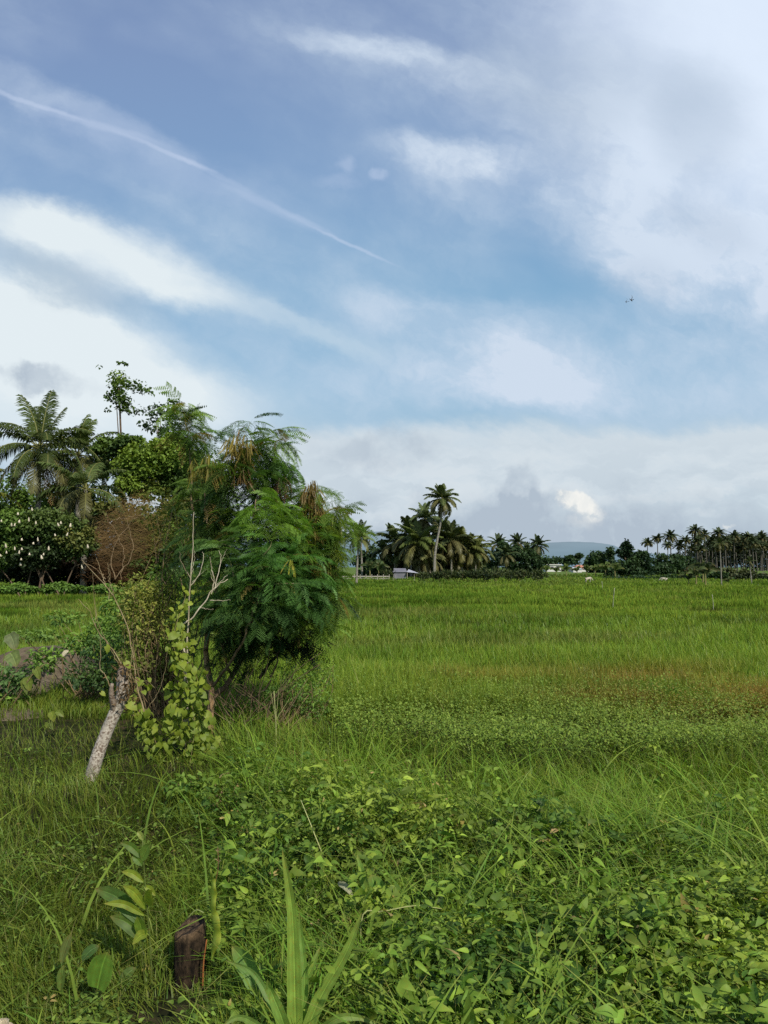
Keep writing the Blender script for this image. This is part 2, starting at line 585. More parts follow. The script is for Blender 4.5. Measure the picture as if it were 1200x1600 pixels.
high = total([
    blob(1180, 60, 540, 330, 20, .66), blob(1130, 290, 400, 260, 25, .52), blob(950, 220, 320, 170, 20, .34), blob(960, 370, 200, 130, 50, .40),
    blob(610, 80, 250, 42, 11, .50), blob(700, 112, 210, 60, 10, .34), blob(820, 150, 220, 110, 15, .30),
    blob(720, 246, 190, 46, 4, .66), blob(780, 290, 240, 70, 12, .28),
    blob(700, 500, 220, 66, 8, .62), blob(790, 588, 260, 84, 4, .80), blob(640, 600, 260, 60, 0, .25),
    blob(1070, 425, 190, 90, 15, .62), blob(1190, 430, 260, 150, 0, .50), blob(1050, 570, 460, 150, 0, .48),
    blob(250, 300, 470, 40, 24, .15), blob(300, 470, 400, 150, 20, .22), blob(30, 130, 160, 40, 26, .24), blob(140, 190, 230, 36, 22, .16),
])
white = total([
    blob(20, 350, 250, 66, 12, .55), blob(170, 400, 310, 76, 19, .74), blob(290, 452, 210, 60, 22, .34), blob(420, 500, 280, 28, 14, .22), blob(520, 532, 160, 20, 22, .15),
    blob(0, 500, 300, 130, 22, .85), blob(150, 545, 330, 88, 22, .90), blob(60, 640, 420, 120, 6, .75), blob(300, 640, 260, 80, 4, .35),
])
trail = total([
    blob(40, 158, 130, 6, 19, .34, UVt), blob(150, 195, 150, 10, 16, .22, UVt), blob(262, 238, 120, 6, 22, .26, UVt), blob(330, 268, 100, 7, 27, .16, UVt), blob(420, 322, 150, 12, 27, .16, UVt),
    blob(555, 386, 95, 4.5, 25, .36, UVt), blob(480, 348, 90, 8, 27, .16, UVt), blob(250, 245, 360, 44, 24, .20, UVs),
    blob(540, 258, 26, 20, 60, .26, UVp), blob(594, 272, 20, 14, 30, .34, UVp), blob(530, 285, 50, 16, 5, .16, UVp),
])
lows = total([blob(840, 715, 900, 74, -2, .92, UVs, .55), blob(1130, 715, 500, 70, -2, .5), blob(440, 760, 260, 120, 0, .75), blob(800, 790, 900, 95, 0, .85, UVs, .6)])
c = mixc(nt, stv3, base, (5.6, 6.8, 8.1))
c = mixc(nt, math_n(nt, 'MULTIPLY', high, stv), c, (6.2, 7.2, 8.5))
glow = blob(1250, 40, 560, 540, 0, .92, UV)
c = mixc(nt, glow, c, (7.6, 8.6, 10.0))
shade = total([blob(900, 120, 320, 120, 8, .42), blob(870, 200, 160, 90, 30, .25), blob(1095, 190, 120, 150, 10, .40), blob(1090, 345, 130, 60, 20, .30), blob(1000, 440, 80, 60, 0, .2)])
c = mixc(nt, shade, c, (3.9, 4.9, 6.3))
c = mixc(nt, math_n(nt, 'MULTIPLY', white, ramp(nt, streak.outputs[0], [(.25, (.75,)), (.65, (1.1,))])), c, (7.7, 8.5, 8.9))
c = mixc(nt, trail, c, (6.0, 6.9, 8.7))
c = mixc(nt, blob(110, 445, 210, 46, 22, .42), c, (4.3, 5.2, 6.0))
lowv = math_n(nt, 'MULTIPLY', ramp(nt, fib.outputs[0], [(.3, (.85,)), (.7, (1.1,))]), lows)
c = mixc(nt, lowv, c, (6.3, 7.15, 7.8))
lay = wnoise(wmap(UVp, scl=(3.4, 1, 1)), 26.0, 5, .6)
win = ramp(nt, v, [(.0, (.9,)), (.10, (.9,)), (.155, (.55,)), (.19, (0,))])
c = mixc(nt, math_n(nt, 'MULTIPLY', win, ramp(nt, lay.outputs[0], [(.47, (0,)), (.60, (.55,))])), c, (5.0, 5.9, 6.7))
c = mixc(nt, math_n(nt, 'MULTIPLY', win, ramp(nt, lay.outputs[0], [(.38, (.5,)), (.47, (0,))])), c, (7.2, 7.8, 8.2))
# grey cloud bank over the horizon, with lumpy tops
lump = math_n(nt, 'MULTIPLY', ramp(nt, nB.outputs[0], [(.35, (.45,)), (.62, (1.1,))]), ramp(nt, mot.outputs[0], [(.3, (.55,)), (.6, (1.05,))]))
bank = total([
    blob(690, 850, 620, 60, 0, .80, UVc, .8), blob(1050, 845, 480, 70, 0, .75, UVc, .8),
    blob(830, 805, 130, 50, 0, .7, UVc, .6), blob(815, 765, 46, 40, 0, .7, UVc, .5), blob(590, 706, 130, 44, -10, .55, UVc, .6),
    blob(640, 695, 50, 30, 0, .35, UVc), blob(575, 778, 44, 24, 0, .42, UVc), blob(655, 780, 44, 36, 0, .45, UVc), blob(740, 800, 170, 60, 0, .5, UVc),
    blob(985, 800, 110, 60, 0, .6, UVc), blob(1110, 790, 110, 30, 0, .3, UVc), blob(450, 690, 90, 40, 0, .25, UVc),
    blob(60, 594, 120, 24, 12, .62, UVc, .6), blob(20, 585, 60, 20, 5, .3, UVc),
])
c = mixc(nt, math_n(nt, 'MULTIPLY', bank, lump), c, (4.4, 5.2, 6.1))
puff = total([blob(900, 786, 42, 18, 25, .92, UVp, .5), blob(930, 804, 24, 20, 10, .6, UVp, .8), blob(912, 810, 44, 26, 0, .35, UVp, .9), blob(884, 776, 22, 11, 10, .8, UVp, .4)])
pm = wnoise(UVp, 60.0, 4, .6)
pcol = mixc(nt, ramp(nt, pm.outputs[0], [(.4, (0,)), (.6, (1,))]), (6.2, 6.8, 7.2), (8.4, 8.5, 8.3))
c = mixc(nt, puff, c, pcol)
puff2 = total([blob(905, 784, 34, 15, 25, 1.0, UVp, .5)])
c = mixc(nt, math_n(nt, 'MULTIPLY', puff2, .75), c, (9.2, 9.2, 8.8))
c = mixc(nt, blob(1145, 816, 14, 5, 20, .7, UVc), c, (7.5, 7.8, 7.8))
L.new(c, bg.inputs[0])
W.cycles.sampling_method = 'MANUAL'; W.cycles.sample_map_resolution = 256

sc.view_settings.view_transform = 'Standard'; sc.view_settings.look = 'None'
sc.view_settings.exposure = 0; sc.view_settings.gamma = 1
sc.render.engine = 'CYCLES'
sc.cycles.max_bounces = 5; sc.cycles.diffuse_bounces = 2; sc.cycles.glossy_bounces = 1; sc.cycles.transmission_bounces = 3
sc.cycles.transparent_max_bounces = 4
sc.cycles.caustics_reflective = False; sc.cycles.caustics_refractive = False
sc.cycles.use_denoising = False

# ------------------------------------------------------------------ ground sheet
def stretch(a, b, n, p):
    t = np.linspace(-1, 1, n)
    return a + b * np.sign(t) * np.abs(t) ** p

gx = stretch(0, 9000, 331, 4.2)
tt = np.linspace(0, 1, 420)
gy = -30 + 34 * tt[:120] / tt[119]
gy2 = 4 + (14000 - 4) * np.linspace(0, 1, 300)[1:] ** 4.6
gy = np.concatenate([gy, gy2])
GX, GY = np.meshgrid(gx, gy)
GZ = terrain(GX, GY) * np.clip(1.3 - np.hypot(GX, GY) / 120, 0, 1)
nx, ny = len(gx), len(gy)
i = np.arange(ny - 1)[:, None]; j = np.arange(nx - 1)[None, :]
f4 = np.stack([i * nx + j, i * nx + j + 1, (i + 1) * nx + j + 1, (i + 1) * nx + j], -1).reshape(-1, 4)
g = Geo(); g.add(np.stack([GX, GY, GZ], -1).reshape(-1, 3), f4=f4)

m, nt, out = newmat("field_ground"); L = nt.links
geo = N(nt, 'ShaderNodeNewGeometry')
n1 = N(nt, 'ShaderNodeTexNoise'); n1.inputs['Scale'].default_value = .35; n1.inputs['Detail'].default_value = 8; n1.inputs['Roughness'].default_value = .6
n2 = N(nt, 'ShaderNodeTexNoise'); n2.inputs['Scale'].default_value = 9; n2.inputs['Detail'].default_value = 6
L.new(geo.outputs['Position'], n1.inputs['Vector']); L.new(geo.outputs['Position'], n2.inputs['Vector'])
near = ramp(nt, n2.outputs[0], [(.3, (.012, .010, .005)), (.5, (.022, .028, .008)), (.7, (.06, .042, .024))])
far = ramp(nt, n1.outputs[0], [(.3, (.085, .135, .024)), (.7, (.12, .18, .036))])
cd = N(nt, 'ShaderNodeVectorMath', operation='LENGTH'); L.new(geo.outputs['Position'], cd.inputs[0])
mr = N(nt, 'ShaderNodeMapRange'); mr.inputs['From Min'].default_value = 18; mr.inputs['From Max'].default_value = 60
L.new(cd.outputs['Value'], mr.inputs['Value'])
cc = mixc(nt, mr.outputs[0], near, far)
b = N(nt, 'ShaderNodeBsdfPrincipled'); b.inputs['Roughness'].default_value = 1; b.inputs['Specular IOR Level'].default_value = .1
L.new(cc, b.inputs['Base Color'])
bp = N(nt, 'ShaderNodeBump'); bp.inputs['Strength'].default_value = .8; bp.inputs['Distance'].default_value = .04
L.new(n2.outputs[0], bp.inputs['Height']); L.new(bp.outputs[0], b.inputs['Normal'])
L.new(b.outputs[0], out.inputs['Surface'])
tag(obj("ground", g, m), kind="structure")

# hills on the horizon, haze painted in as pale colour and emission
m, nt, out = newmat("painted_haze_hills"); L = nt.links
geo = N(nt, 'ShaderNodeNewGeometry')
no = N(nt, 'ShaderNodeTexNoise'); no.inputs['Scale'].default_value = .0016; no.inputs['Detail'].default_value = 6
L.new(geo.outputs['Position'], no.inputs['Vector'])
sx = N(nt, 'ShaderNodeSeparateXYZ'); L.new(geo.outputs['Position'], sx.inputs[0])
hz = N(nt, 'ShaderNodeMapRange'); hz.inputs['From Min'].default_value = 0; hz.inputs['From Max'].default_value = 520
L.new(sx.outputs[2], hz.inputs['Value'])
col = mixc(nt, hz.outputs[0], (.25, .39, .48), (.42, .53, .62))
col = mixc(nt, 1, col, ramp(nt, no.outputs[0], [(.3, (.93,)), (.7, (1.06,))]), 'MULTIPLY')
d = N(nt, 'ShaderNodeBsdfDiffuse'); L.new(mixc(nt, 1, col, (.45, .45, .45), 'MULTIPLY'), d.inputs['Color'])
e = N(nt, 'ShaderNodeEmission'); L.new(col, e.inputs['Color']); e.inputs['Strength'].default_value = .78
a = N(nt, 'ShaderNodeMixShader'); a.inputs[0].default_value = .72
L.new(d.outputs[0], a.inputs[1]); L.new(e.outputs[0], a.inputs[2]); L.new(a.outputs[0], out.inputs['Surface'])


def ridge(name, prof, Y, depth, seed):
    xs = [p[0] for p in prof]; ys = [p[1] for p in prof]
    px = np.linspace(xs[0], xs[-1], 260)
    top = np.interp(px, xs, ys) - 2.6 * (fbm(px / 22.0, px * 0 + 3, seed, 5) - .5) - 1.2 * (vn(px / 5.0, px * 0, seed) - .5)
    hgt = np.maximum(4, (HZ - top) / F * Y)
    X = (px - 600) / F * Y
    rows = 14; V = []
    for k in range(rows):
        t = k / (rows - 1)
        s = sin(t * pi / 2)
        V.append(np.stack([X * (1 + .0 * t), Y - depth * (1 - t) + 60 * fbm(px / 16.0, px * 0 + k * .5, seed + 4), hgt * s * (1 + .1 * (1 - t) * (vn(px / 9.0, px * 0 + k, seed + 8) - .5)) - 3 * (k == 0)], 1))
    V.append(np.stack([X, np.full_like(X, Y + depth), hgt * 0 - 5], 1)); rows += 1
    V = np.concatenate(V); n = len(px)
    i = np.arange(rows - 1)[:, None]; j = np.arange(n - 1)[None, :]
    f4 = np.stack([i * n + j, i * n + j + 1, (i + 1) * n + j + 1, (i + 1) * n + j], -1).reshape(-1, 4)
    g = Geo(); g.add(V, f4=f4)
    tag(obj(name, g, m), kind="structure")


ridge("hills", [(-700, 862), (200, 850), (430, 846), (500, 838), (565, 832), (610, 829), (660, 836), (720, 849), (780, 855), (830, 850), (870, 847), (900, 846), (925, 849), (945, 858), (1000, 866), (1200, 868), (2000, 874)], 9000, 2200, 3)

# worn bare strip on the left
xs = np.linspace(-8.5, -2.6, 90); ys = np.linspace(7.2, 13.6, 90)
AX, AY = np.meshgrid(xs, ys)
cl = -6.3 + (AY - 8.0) * .28
msk = np.abs(AX - cl) < (.75 - .35 * np.clip((AY - 9) / 4, 0, 1)) * (.6 + .9 * fbm(AX * 1.6, AY * 1.6, 3))
i, j = np.where(msk[:-1, :-1] & msk[1:, 1:] & msk[1:, :-1] & msk[:-1, 1:])
nn_ = len(xs)
g = Geo(); g.add(np.stack([AX, AY, terrain(AX, AY) + .035], -1).reshape(-1, 3), f4=np.stack([i * nn_ + j, i * nn_ + j + 1, (i + 1) * nn_ + j + 1, (i + 1) * nn_ + j], -1))
tag(obj("dirt_path", g, M_SOIL), kind="structure")

# ------------------------------------------------------------------ ground cover
def px_ground(n, x0, x1, y0, y1):
    px = rng.uniform(x0, x1, n); py = rng.uniform(y0, y1, n)
    a = (px - 600) / F; b = (800 - py) / F
    dy = cos(PITCH) - b * sin(PITCH); dz = (sin(PITCH) + b * cos(PITCH)) / dy
    Y = CH / -dz; X = a / dy * Y
    return X, Y


def at_ground(X, Y):
    return np.stack([X, Y, terrain(X, Y)], 1)


def field_col(X, Y):
    n = len(X)
    a = fbm(X / 3.5, Y / 5.0, 31)
    b = fbm(X / 14., Y / 22., 47)
    c = lerp((.066, .130, .016), (.138, .215, .032), np.clip(.5 + 2.6 * (a - .5) + 2.6 * (b - .5), 0, 1))
    br = np.clip((fbm(X / 5.5, Y / 3.0, 133) - .58) * 6, 0, .6) * np.clip((Y - 10) / 8, 0, 1)
    c = c * (1 - br[:, None]) + np.array([.125, .150, .045]) * br[:, None]
    dk = fbm(X / 2.2, Y / 1.1, 71)
    c = c * (1 - .42 * np.clip((dk - .60) * 8, 0, 1) * np.clip((Y - 12) / 8, 0, 1))[:, None]
    red = np.clip(gauss(X, Y, 4.9, 10.6, 3.0, 2.0) * 1.4 + .7 * gauss(X, Y, 1.3, 11.5, .7, .6), 0, 1) * np.clip(3.4 * fbm(X / 1.3, Y / .9, 12) - .95, 0, 1)
    c = c * (1 - red[:, None]) + np.array([.195, .140, .042]) * red[:, None]
    olive = np.clip(gauss(X, Y, 2.2, 8.3, 3.0, 1.3), 0, 1) * .75
    c = c * (1 - olive[:, None]) + np.array([.110, .155, .034]) * olive[:, None]
    nr = np.clip((6.5 - Y) / 2.5, 0, 1) * .5
    c = c * (1 - nr[:, None]) + np.array([.090, .145, .026]) * nr[:, None]
    lf = np.clip((-X - .25 * Y + .3) / .6, 0, 1) * np.clip((14 - Y) / 4, 0, 1) * .55
    c = c * (1 - lf[:, None]) + np.array([.105, .135, .028]) * lf[:, None]
    return c * rng.normal(1, .16, n).clip(.5, 1.6)[:, None] * np.stack([rng.normal(1, .12, n), np.ones(n), np.ones(n)], 1)


def veg_h(X, Y):
    h = .36 + .16 * (fbm(X / 1.6, Y / 1.6, 23) - .5) * 2
    left = np.clip((-X - .20 * Y + .25) / .7, 0, 1) * np.clip((13 - Y) / 3, 0, 1)
    h = h * (1 - .52 * left)
    patch = np.clip(gauss(X, Y, 2.2, 8.3, 3.0, 1.2) * 1.2, 0, 1)
    h = h * (1 - .35 * patch)
    near = np.clip((4.2 - Y) / 1.4, 0, 1)
    h = h * (1 - .25 * near)
    h = h * (1 - .75 * gauss(X, Y, -.91, 3.3, .32, .42)) * (1 - .5 * gauss(X, Y, -.34, 2.6, .3, .4))
    return h


def ok_spot(X, Y):
    soil = .9 * np.exp(-((X + 6.3 - (Y - 8.0) * .28) / .6) ** 2) * (Y > 7.2) * (Y < 13.6) + gauss(X, Y, -5.5, 12.0, 1.0, .9) + .9 * gauss(X, Y, -4.6, 9.4, .9, .5)
    hole = gauss(X, Y, .55, 6.7, .28, .55) + gauss(X, Y, -.88, 3.28, .24, .26) + .9 * gauss(X, Y, -.34, 2.62, .22, .36) + gauss(X, Y, 1.45, 3.75, .30, .16) + .8 * gauss(X, Y, -.35, 4.3, .35, .25) + .8 * gauss(X, Y, .65, 4.5, .35, .2)
    return (rng.random(len(X)) > soil * .95) & (rng.random(len(X)) > hole * 1.0) & (np.hypot(X, Y) > 2.2)


# near grass
g = Geo()
X, Y = px_ground(150000, -260, 1460, 1125, 2050)
k = ok_spot(X, Y); X, Y = X[k], Y[k]
right = np.clip((X + .25 * Y) / .5, 0, 1) * np.clip(((5.7 - .9 * np.clip(X, -1.2, .5)) - Y) / .9, 0, 1)
k = rng.random(len(X)) > .68 * right; X, Y = X[k], Y[k]
n = len(X)
hh = veg_h(X, Y) * rng.uniform(.55, 1.25, n)
ln = rng.uniform(.02, .45, n) ** 1.2
lie = 7 * fbm(X / .9, Y / .9, 201) + rng.normal(0, 1.1, n)
lodge = np.clip(2.6 * fbm(X / .55, Y / .55, 211) - 1.0, 0, 1)
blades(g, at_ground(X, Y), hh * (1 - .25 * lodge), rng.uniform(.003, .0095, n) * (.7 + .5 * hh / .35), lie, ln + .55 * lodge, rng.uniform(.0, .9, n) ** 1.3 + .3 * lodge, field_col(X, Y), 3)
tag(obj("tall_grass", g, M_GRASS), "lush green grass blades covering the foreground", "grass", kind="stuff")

# arching broad blades
g = Geo()
X, Y = px_ground(9000, -200, 1400, 1150, 1900)
k = ok_spot(X, Y) & ((X + .22 * Y > .1) | (rng.random(len(X)) < .25)); X, Y = X[k], Y[k]; n = len(X)
blades(g, at_ground(X, Y), veg_h(X, Y) * rng.uniform(1.0, 1.55, n), rng.uniform(.009, .017, n), rng.uniform(0, 2 * pi, n), rng.uniform(.1, .5, n), rng.uniform(.3, 1.1, n), field_col(X, Y) * np.array([1.0, 1.12, 1.1]), 6)
X, Y = px_ground(3800, -200, 1400, 1000, 1800)
k = ok_spot(X, Y); X, Y = X[k], Y[k]; n = len(X)     # straw coloured stalks
blades(g, at_ground(X, Y), veg_h(X, Y) * rng.uniform(.9, 1.5, n), rng.uniform(.002, .0035, n), rng.uniform(0, 2 * pi, n), rng.uniform(.1, .6, n), rng.uniform(.1, 1.1, n), lerp((.16, .20, .07), (.30, .26, .13), rng.random(n)), 5)
tag(obj("arching_grass", g, M_GRASS), "broad arching grass leaves and pale stalks among the weeds", "grass", kind="stuff")

# middle distance
g = Geo()
X, Y = px_ground(150000, -220, 1420, 968, 1130)
k = ok_spot(X, Y); X, Y = X[k], Y[k]; n = len(X)
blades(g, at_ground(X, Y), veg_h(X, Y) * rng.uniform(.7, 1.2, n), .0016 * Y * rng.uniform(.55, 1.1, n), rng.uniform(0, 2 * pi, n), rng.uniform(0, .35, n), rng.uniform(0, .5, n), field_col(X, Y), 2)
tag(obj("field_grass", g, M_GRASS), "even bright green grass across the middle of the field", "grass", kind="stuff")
# far field
g = Geo()
X, Y = px_ground(150000, -200, 1400, 897.5, 972)
tuft = .8 + .7 * np.clip(fbm(X / 2.6, Y / 1.7, 83) * 2 - .8, 0, 1)
n = len(X)
hz_ = np.clip((Y - 30) / 110, 0, 1)[:, None]  # bluish distance haze mixed into the colour of far blades
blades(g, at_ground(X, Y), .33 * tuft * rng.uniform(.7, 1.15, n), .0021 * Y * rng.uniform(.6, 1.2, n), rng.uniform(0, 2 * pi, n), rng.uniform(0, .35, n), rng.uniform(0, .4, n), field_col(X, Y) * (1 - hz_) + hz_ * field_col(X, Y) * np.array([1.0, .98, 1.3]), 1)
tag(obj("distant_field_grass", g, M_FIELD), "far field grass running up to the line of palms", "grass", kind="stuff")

# broad leaved weeds
T_OV = leaf_tpl(.66, 6, .4, .18, point=True)
T_OV2 = leaf_tpl(.42, 6, .55, .25, point=True)
T_WD = leaf_tpl(.85, 6, .6, .12, point=True)
T_HEART = leaf_tpl(.95, 5, .45, .10, heart=1.0)
T_SM = leaf_tpl(.55, 3, .3, .2)


def weed_layer(g, X, Y, H, nodes, size, col, tri=.5, zlow=.3, stem=True):
    n = len(X)
    base = at_ground(X, Y)
    lean = rng.normal(0, .22, (n, 2))
    for q in range(nodes):
        fr = zlow + (1 - zlow) * (q + rng.random(n)) / nodes
        top = base + np.stack([lean[:, 0] * H * fr, lean[:, 1] * H * fr, H * fr], 1) + rng.normal(0, .03, (n, 3))
        yaw = rng.uniform(0, 2 * pi, n); el = rng.normal(.25, .35, n)
        d = np.stack([np.cos(yaw) * np.cos(el), np.sin(yaw) * np.cos(el), np.sin(el)], 1)
        s = size * rng.uniform(.6, 1.25, n) * (1.1 - .45 * fr)
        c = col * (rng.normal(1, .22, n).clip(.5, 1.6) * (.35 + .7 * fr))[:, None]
        dead_ = rng.random(n) < .016; c[dead_] = lerp((.20, .17, .05), (.26, .20, .11), rng.random(int(dead_.sum())))
        up = norm(np.stack([rng.normal(0, .75, n), rng.normal(0, .75, n), np.ones(n)], 1))
        tp = (T_OV, T_OV2, T_WD)[q % 3]
        scatter(g, tp, top + d * .02, frames(d, up), s, c)
        m3 = rng.random(n) < tri
        for sg in (-1, 1):
            yy = yaw[m3] + sg * 1.15
            d2 = np.stack([np.cos(yy) * np.cos(el[m3]), np.sin(yy) * np.cos(el[m3]), np.sin(el[m3])], 1)
            scatter(g, tp, top[m3] + d2 * .015, frames(d2, up[m3]), s[m3] * .8, c[m3])
    if stem:
        V = []
        w = .0018
        for dx in (-w, w):
            V.append(base + np.array([dx, 0, 0]))
        tp = base + np.stack([lean[:, 0] * H, lean[:, 1] * H, H], 1)
        V = np.stack(V + [tp], 1)
        g.add(V.reshape(-1, 3), f3=np.arange(3 * n).reshape(-1, 3), c=np.repeat(col * .8, 3, 0))


g = Geo()
X, Y = px_ground(17500, -200, 1420, 1195, 1980)
m_ = fbm(X / .8, Y / .8, 61)
region = np.clip((X + .25 * Y) / .4, 0, 1)
k = (rng.random(len(X)) < .42 + .58 * (1 - np.clip((3.9 - Y) / .5, 0, 1) * np.clip((.15 - X) / .3, 0, 1))) & ok_spot(X, Y) & (rng.random(len(X)) < region * np.clip(3.0 * m_ - .75, .10, 1) * np.clip(((5.9 - .9 * np.clip(X, -1.2, .5)) - Y) / .9, .02, 1)); X, Y = X[k], Y[k]; n = len(X)
wc = lerp((.040, .090, .016), (.150, .215, .034), np.clip(2.2 * fbm(X / .35, Y / .35, 77) - .6 + .2 * rng.normal(size=n), 0, 1))
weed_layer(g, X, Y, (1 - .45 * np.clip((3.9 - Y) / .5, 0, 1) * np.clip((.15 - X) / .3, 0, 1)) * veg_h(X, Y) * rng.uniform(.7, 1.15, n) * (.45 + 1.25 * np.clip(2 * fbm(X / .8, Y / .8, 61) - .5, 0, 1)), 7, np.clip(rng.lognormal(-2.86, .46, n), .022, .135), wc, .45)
# taller coarse weeds and wide bent blades standing over the tangle
def low_left(X, Y): return 1 - np.clip((3.9 - Y) / .5, 0, 1) * np.clip((.15 - X) / .3, 0, 1)
X, Y = px_ground(1000, -150, 1400, 1230, 1950)
k = (rng.random(len(X)) < low_left(X, Y)) & ok_spot(X, Y) & (rng.random(len(X)) < np.clip((X + .25 * Y) / .4, 0, 1) * np.clip(3.4 * fbm(X / .6, Y / .6, 161) - 1.3, 0, 1) * np.clip((6.2 - Y) / .8, 0, 1)); X, Y = X[k], Y[k]; n = len(X)
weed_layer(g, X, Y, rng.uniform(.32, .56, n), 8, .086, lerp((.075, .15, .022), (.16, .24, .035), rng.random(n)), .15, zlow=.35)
X, Y = px_ground(3200, -150, 1400, 1200, 1950)
k = (rng.random(len(X)) < .3 + .7 * low_left(X, Y)) & ok_spot(X, Y) & (rng.random(len(X)) < np.clip((X + .25 * Y) / .4, .1, 1) * np.clip(3.4 * fbm(X / .5, Y / .5, 171) - 1.1, 0.05, 1)); X, Y = X[k], Y[k]; n = len(X)
blades(g, at_ground(X, Y), rng.uniform(.35, .66, n), rng.uniform(.010, .024, n), rng.uniform(0, 2 * pi, n), rng.uniform(.15, .7, n), rng.uniform(.4, 1.3, n), lerp((.075, .15, .022), (.17, .25, .04), rng.random(n)), 7, tipcol=np.tile([.22, .19, .07], (n, 1)))
# creeping low weeds on the left
X, Y = px_ground(7500, -200, 640, 1180, 1980); k = ok_spot(X, Y) & (rng.random(len(X)) < np.clip(2.6 * fbm(X / .5, Y / .5, 91) - .8, .08, 1)); X, Y = X[k], Y[k]; n = len(X)
wc = lerp((.050, .105, .020), (.115, .175, .032), rng.random(n))
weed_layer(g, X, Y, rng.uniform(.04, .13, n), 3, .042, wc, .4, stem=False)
tag(obj("broadleaf_weeds", g, M_WEED), "tangled broad leaved weeds filling the near ground", "weeds", kind="stuff")

# seeding weed patch in the field
g = Geo()
X, Y = px_ground(26000, 520, 1420, 1055, 1215)
k = rng.random(len(X)) < np.clip(gauss(X, Y, 2.4, 8.4, 3.2, 1.5) * (2.2 * fbm(X / .7, Y / .5, 19) - .35) * 1.3, 0, .95); X, Y = X[k], Y[k]; n = len(X)
base = at_ground(X, Y)
for q in range(3):
    yaw = rng.uniform(0, 2 * pi, n); el = rng.normal(.4, .4, n)
    d = np.stack([np.cos(yaw) * np.cos(el), np.sin(yaw) * np.cos(el), np.sin(el)], 1)
    red = np.clip(gauss(X, Y, 4.8, 9.6, 2.2, 1.6), 0, 1)[:, None] * (rng.random((n, 1)) < .4)
    col = lerp((.07, .13, .025), (.16, .23, .045), rng.random(n)) * (1 - red) + np.array([.17, .13, .04]) * red
    pos = base + np.stack([0 * X, 0 * X, veg_h(X, Y) * rng.uniform(.7, 1.25, n)], 1) + rng.normal(0, .02, (n, 3))
    scatter(g, T_SM, pos, frames(d), rng.uniform(.022, .045, n), col)
tag(obj("seeding_weeds", g, M_WEED), "patch of small seeding weeds, partly reddish, in the field", "weeds", kind="stuff")


# ------------------------------------------------------------------ single plants of the foreground
def strap(g, path, w, col, n=14, fold=.25, tw=0.0, tipw=.02, prof=None):
    p = smooth_path(path, n)
    t = np.linspace(0, 1, n)
    T = norm(np.gradient(p, axis=0))
    view = np.array([0, -1.0, .35])
    s = norm(np.cross(T, np.tile(view, (n, 1))))
    ang = tw * (t - .3)
    nn = np.cross(s, T)
    s2 = s * np.cos(ang)[:, None] + nn * np.sin(ang)[:, None]
    nn2 = np.cross(s2, T)
    ww = w * .5 * ((1 - t) ** .55 * (.65 + .35 * np.clip(t * 5, 0, 1)) if prof is None else prof(t)) + tipw * .01
    us = np.array([-1, -.78, -.5, -.10, 0, .10, .5, .78, 1.0]); K = len(us)
    rip = .04 * np.sin(np.arange(n) * 1.9 + rng.uniform(0, 6)) + .03 * rng.normal(size=n)
    ch = [p + s2 * (ww * u_ * (1 + rip * abs(u_)))[:, None] + nn2 * (ww * (fold * 2 * abs(u_) + rip * u_ * .8))[:, None] for u_ in us]
    V = np.stack(ch, 1).reshape(-1, 3)
    f = []
    for i in range(n - 1):
        for q in range(K - 1):
            a = i * K + q
            f.append([a, a + 1, a + K + 1, a + K])
    cc = np.asarray(col)[None, None] * np.array([1.0, .86, 1.04, .84, 1.55, .84, 1.04, .86, 1.0])[None, :, None] * np.ones((n, 1, 1))
    cc = cc * rng.normal(1, .07, (n, K, 1)).clip(.7, 1.3)
    cc = cc * (1 - .12 * (np.arange(n) % 2))[:, None, None]
    brown = (t ** 8)[:, None, None]
    cc = cc * (1 - .5 * brown) + np.array([.22, .16, .06]) * .5 * brown
    g.add(V, f4=f, c=cc.reshape(-1, 3))


def big_leaf(g, base, tip, w, col, n=9, droop=.15, fold=.2, tw=.3, heart=False):
    base = np.asarray(base); tip = np.asarray(tip)
    mid = (base + tip) / 2 + np.array([0, 0, droop * np.linalg.norm(tip - base)])
    if heart: prof = lambda t: np.sin(pi * np.clip(.2 + .8 * t, 0, 1)) ** .7
    else: prof = lambda t: np.clip(t + .02, 0, 1) ** .65 * (1 - t) ** .8 * 1.75
    strap(g, [base, mid, tip], w, col, n, fold, tw, prof=prof)


def plant_from_px(name, label, cat, root_px, Y, leaves, stems=(), group=None, mat=None, leafname="leaf", one=False):
    """leaves: (x0,y0,x1,y1,width_px,col,kind,dY)"""
    r = P(*root_px, Y); r[2] = float(terrain(r[0], r[1]))
    t = thing(name, label, cat, tuple(r), group)
    s = Y / F
    gs = Geo()
    for st in stems:
        pts = [P(x, y, Y + d) - r for x, y, d in st[0]]
        tube(gs, smooth_path(pts, 10), np.linspace(st[1], st[1] * .45, 10), 5, st[2])
    if gs.n: obj("stem", gs, mat or M_WEED, t)
    gl = Geo()
    for lf in leaves:
        x0, y0, x1, y1, wpx, col, kind, dY = lf
        if not one: gl = Geo()
        a = P(x0, y0, Y) - r; b_ = P(x1, y1, Y + dY) - r
        big_leaf(gl, a, b_, wpx * s, col, heart=(kind == 'h'), tw=random.uniform(-.5, .5), fold=.12 if kind == 'h' else .2, droop=.12)
        if not one: obj(leafname, gl, mat or M_WEED, t)
    if one and gl.n: obj("leaves", gl, mat or M_WEED, t)
    return t


random.seed(4)
GY_ = (.20, .29, .038); GD = (.075, .145, .028); GM = (.095, .185, .035); GP = (.17, .24, .09)
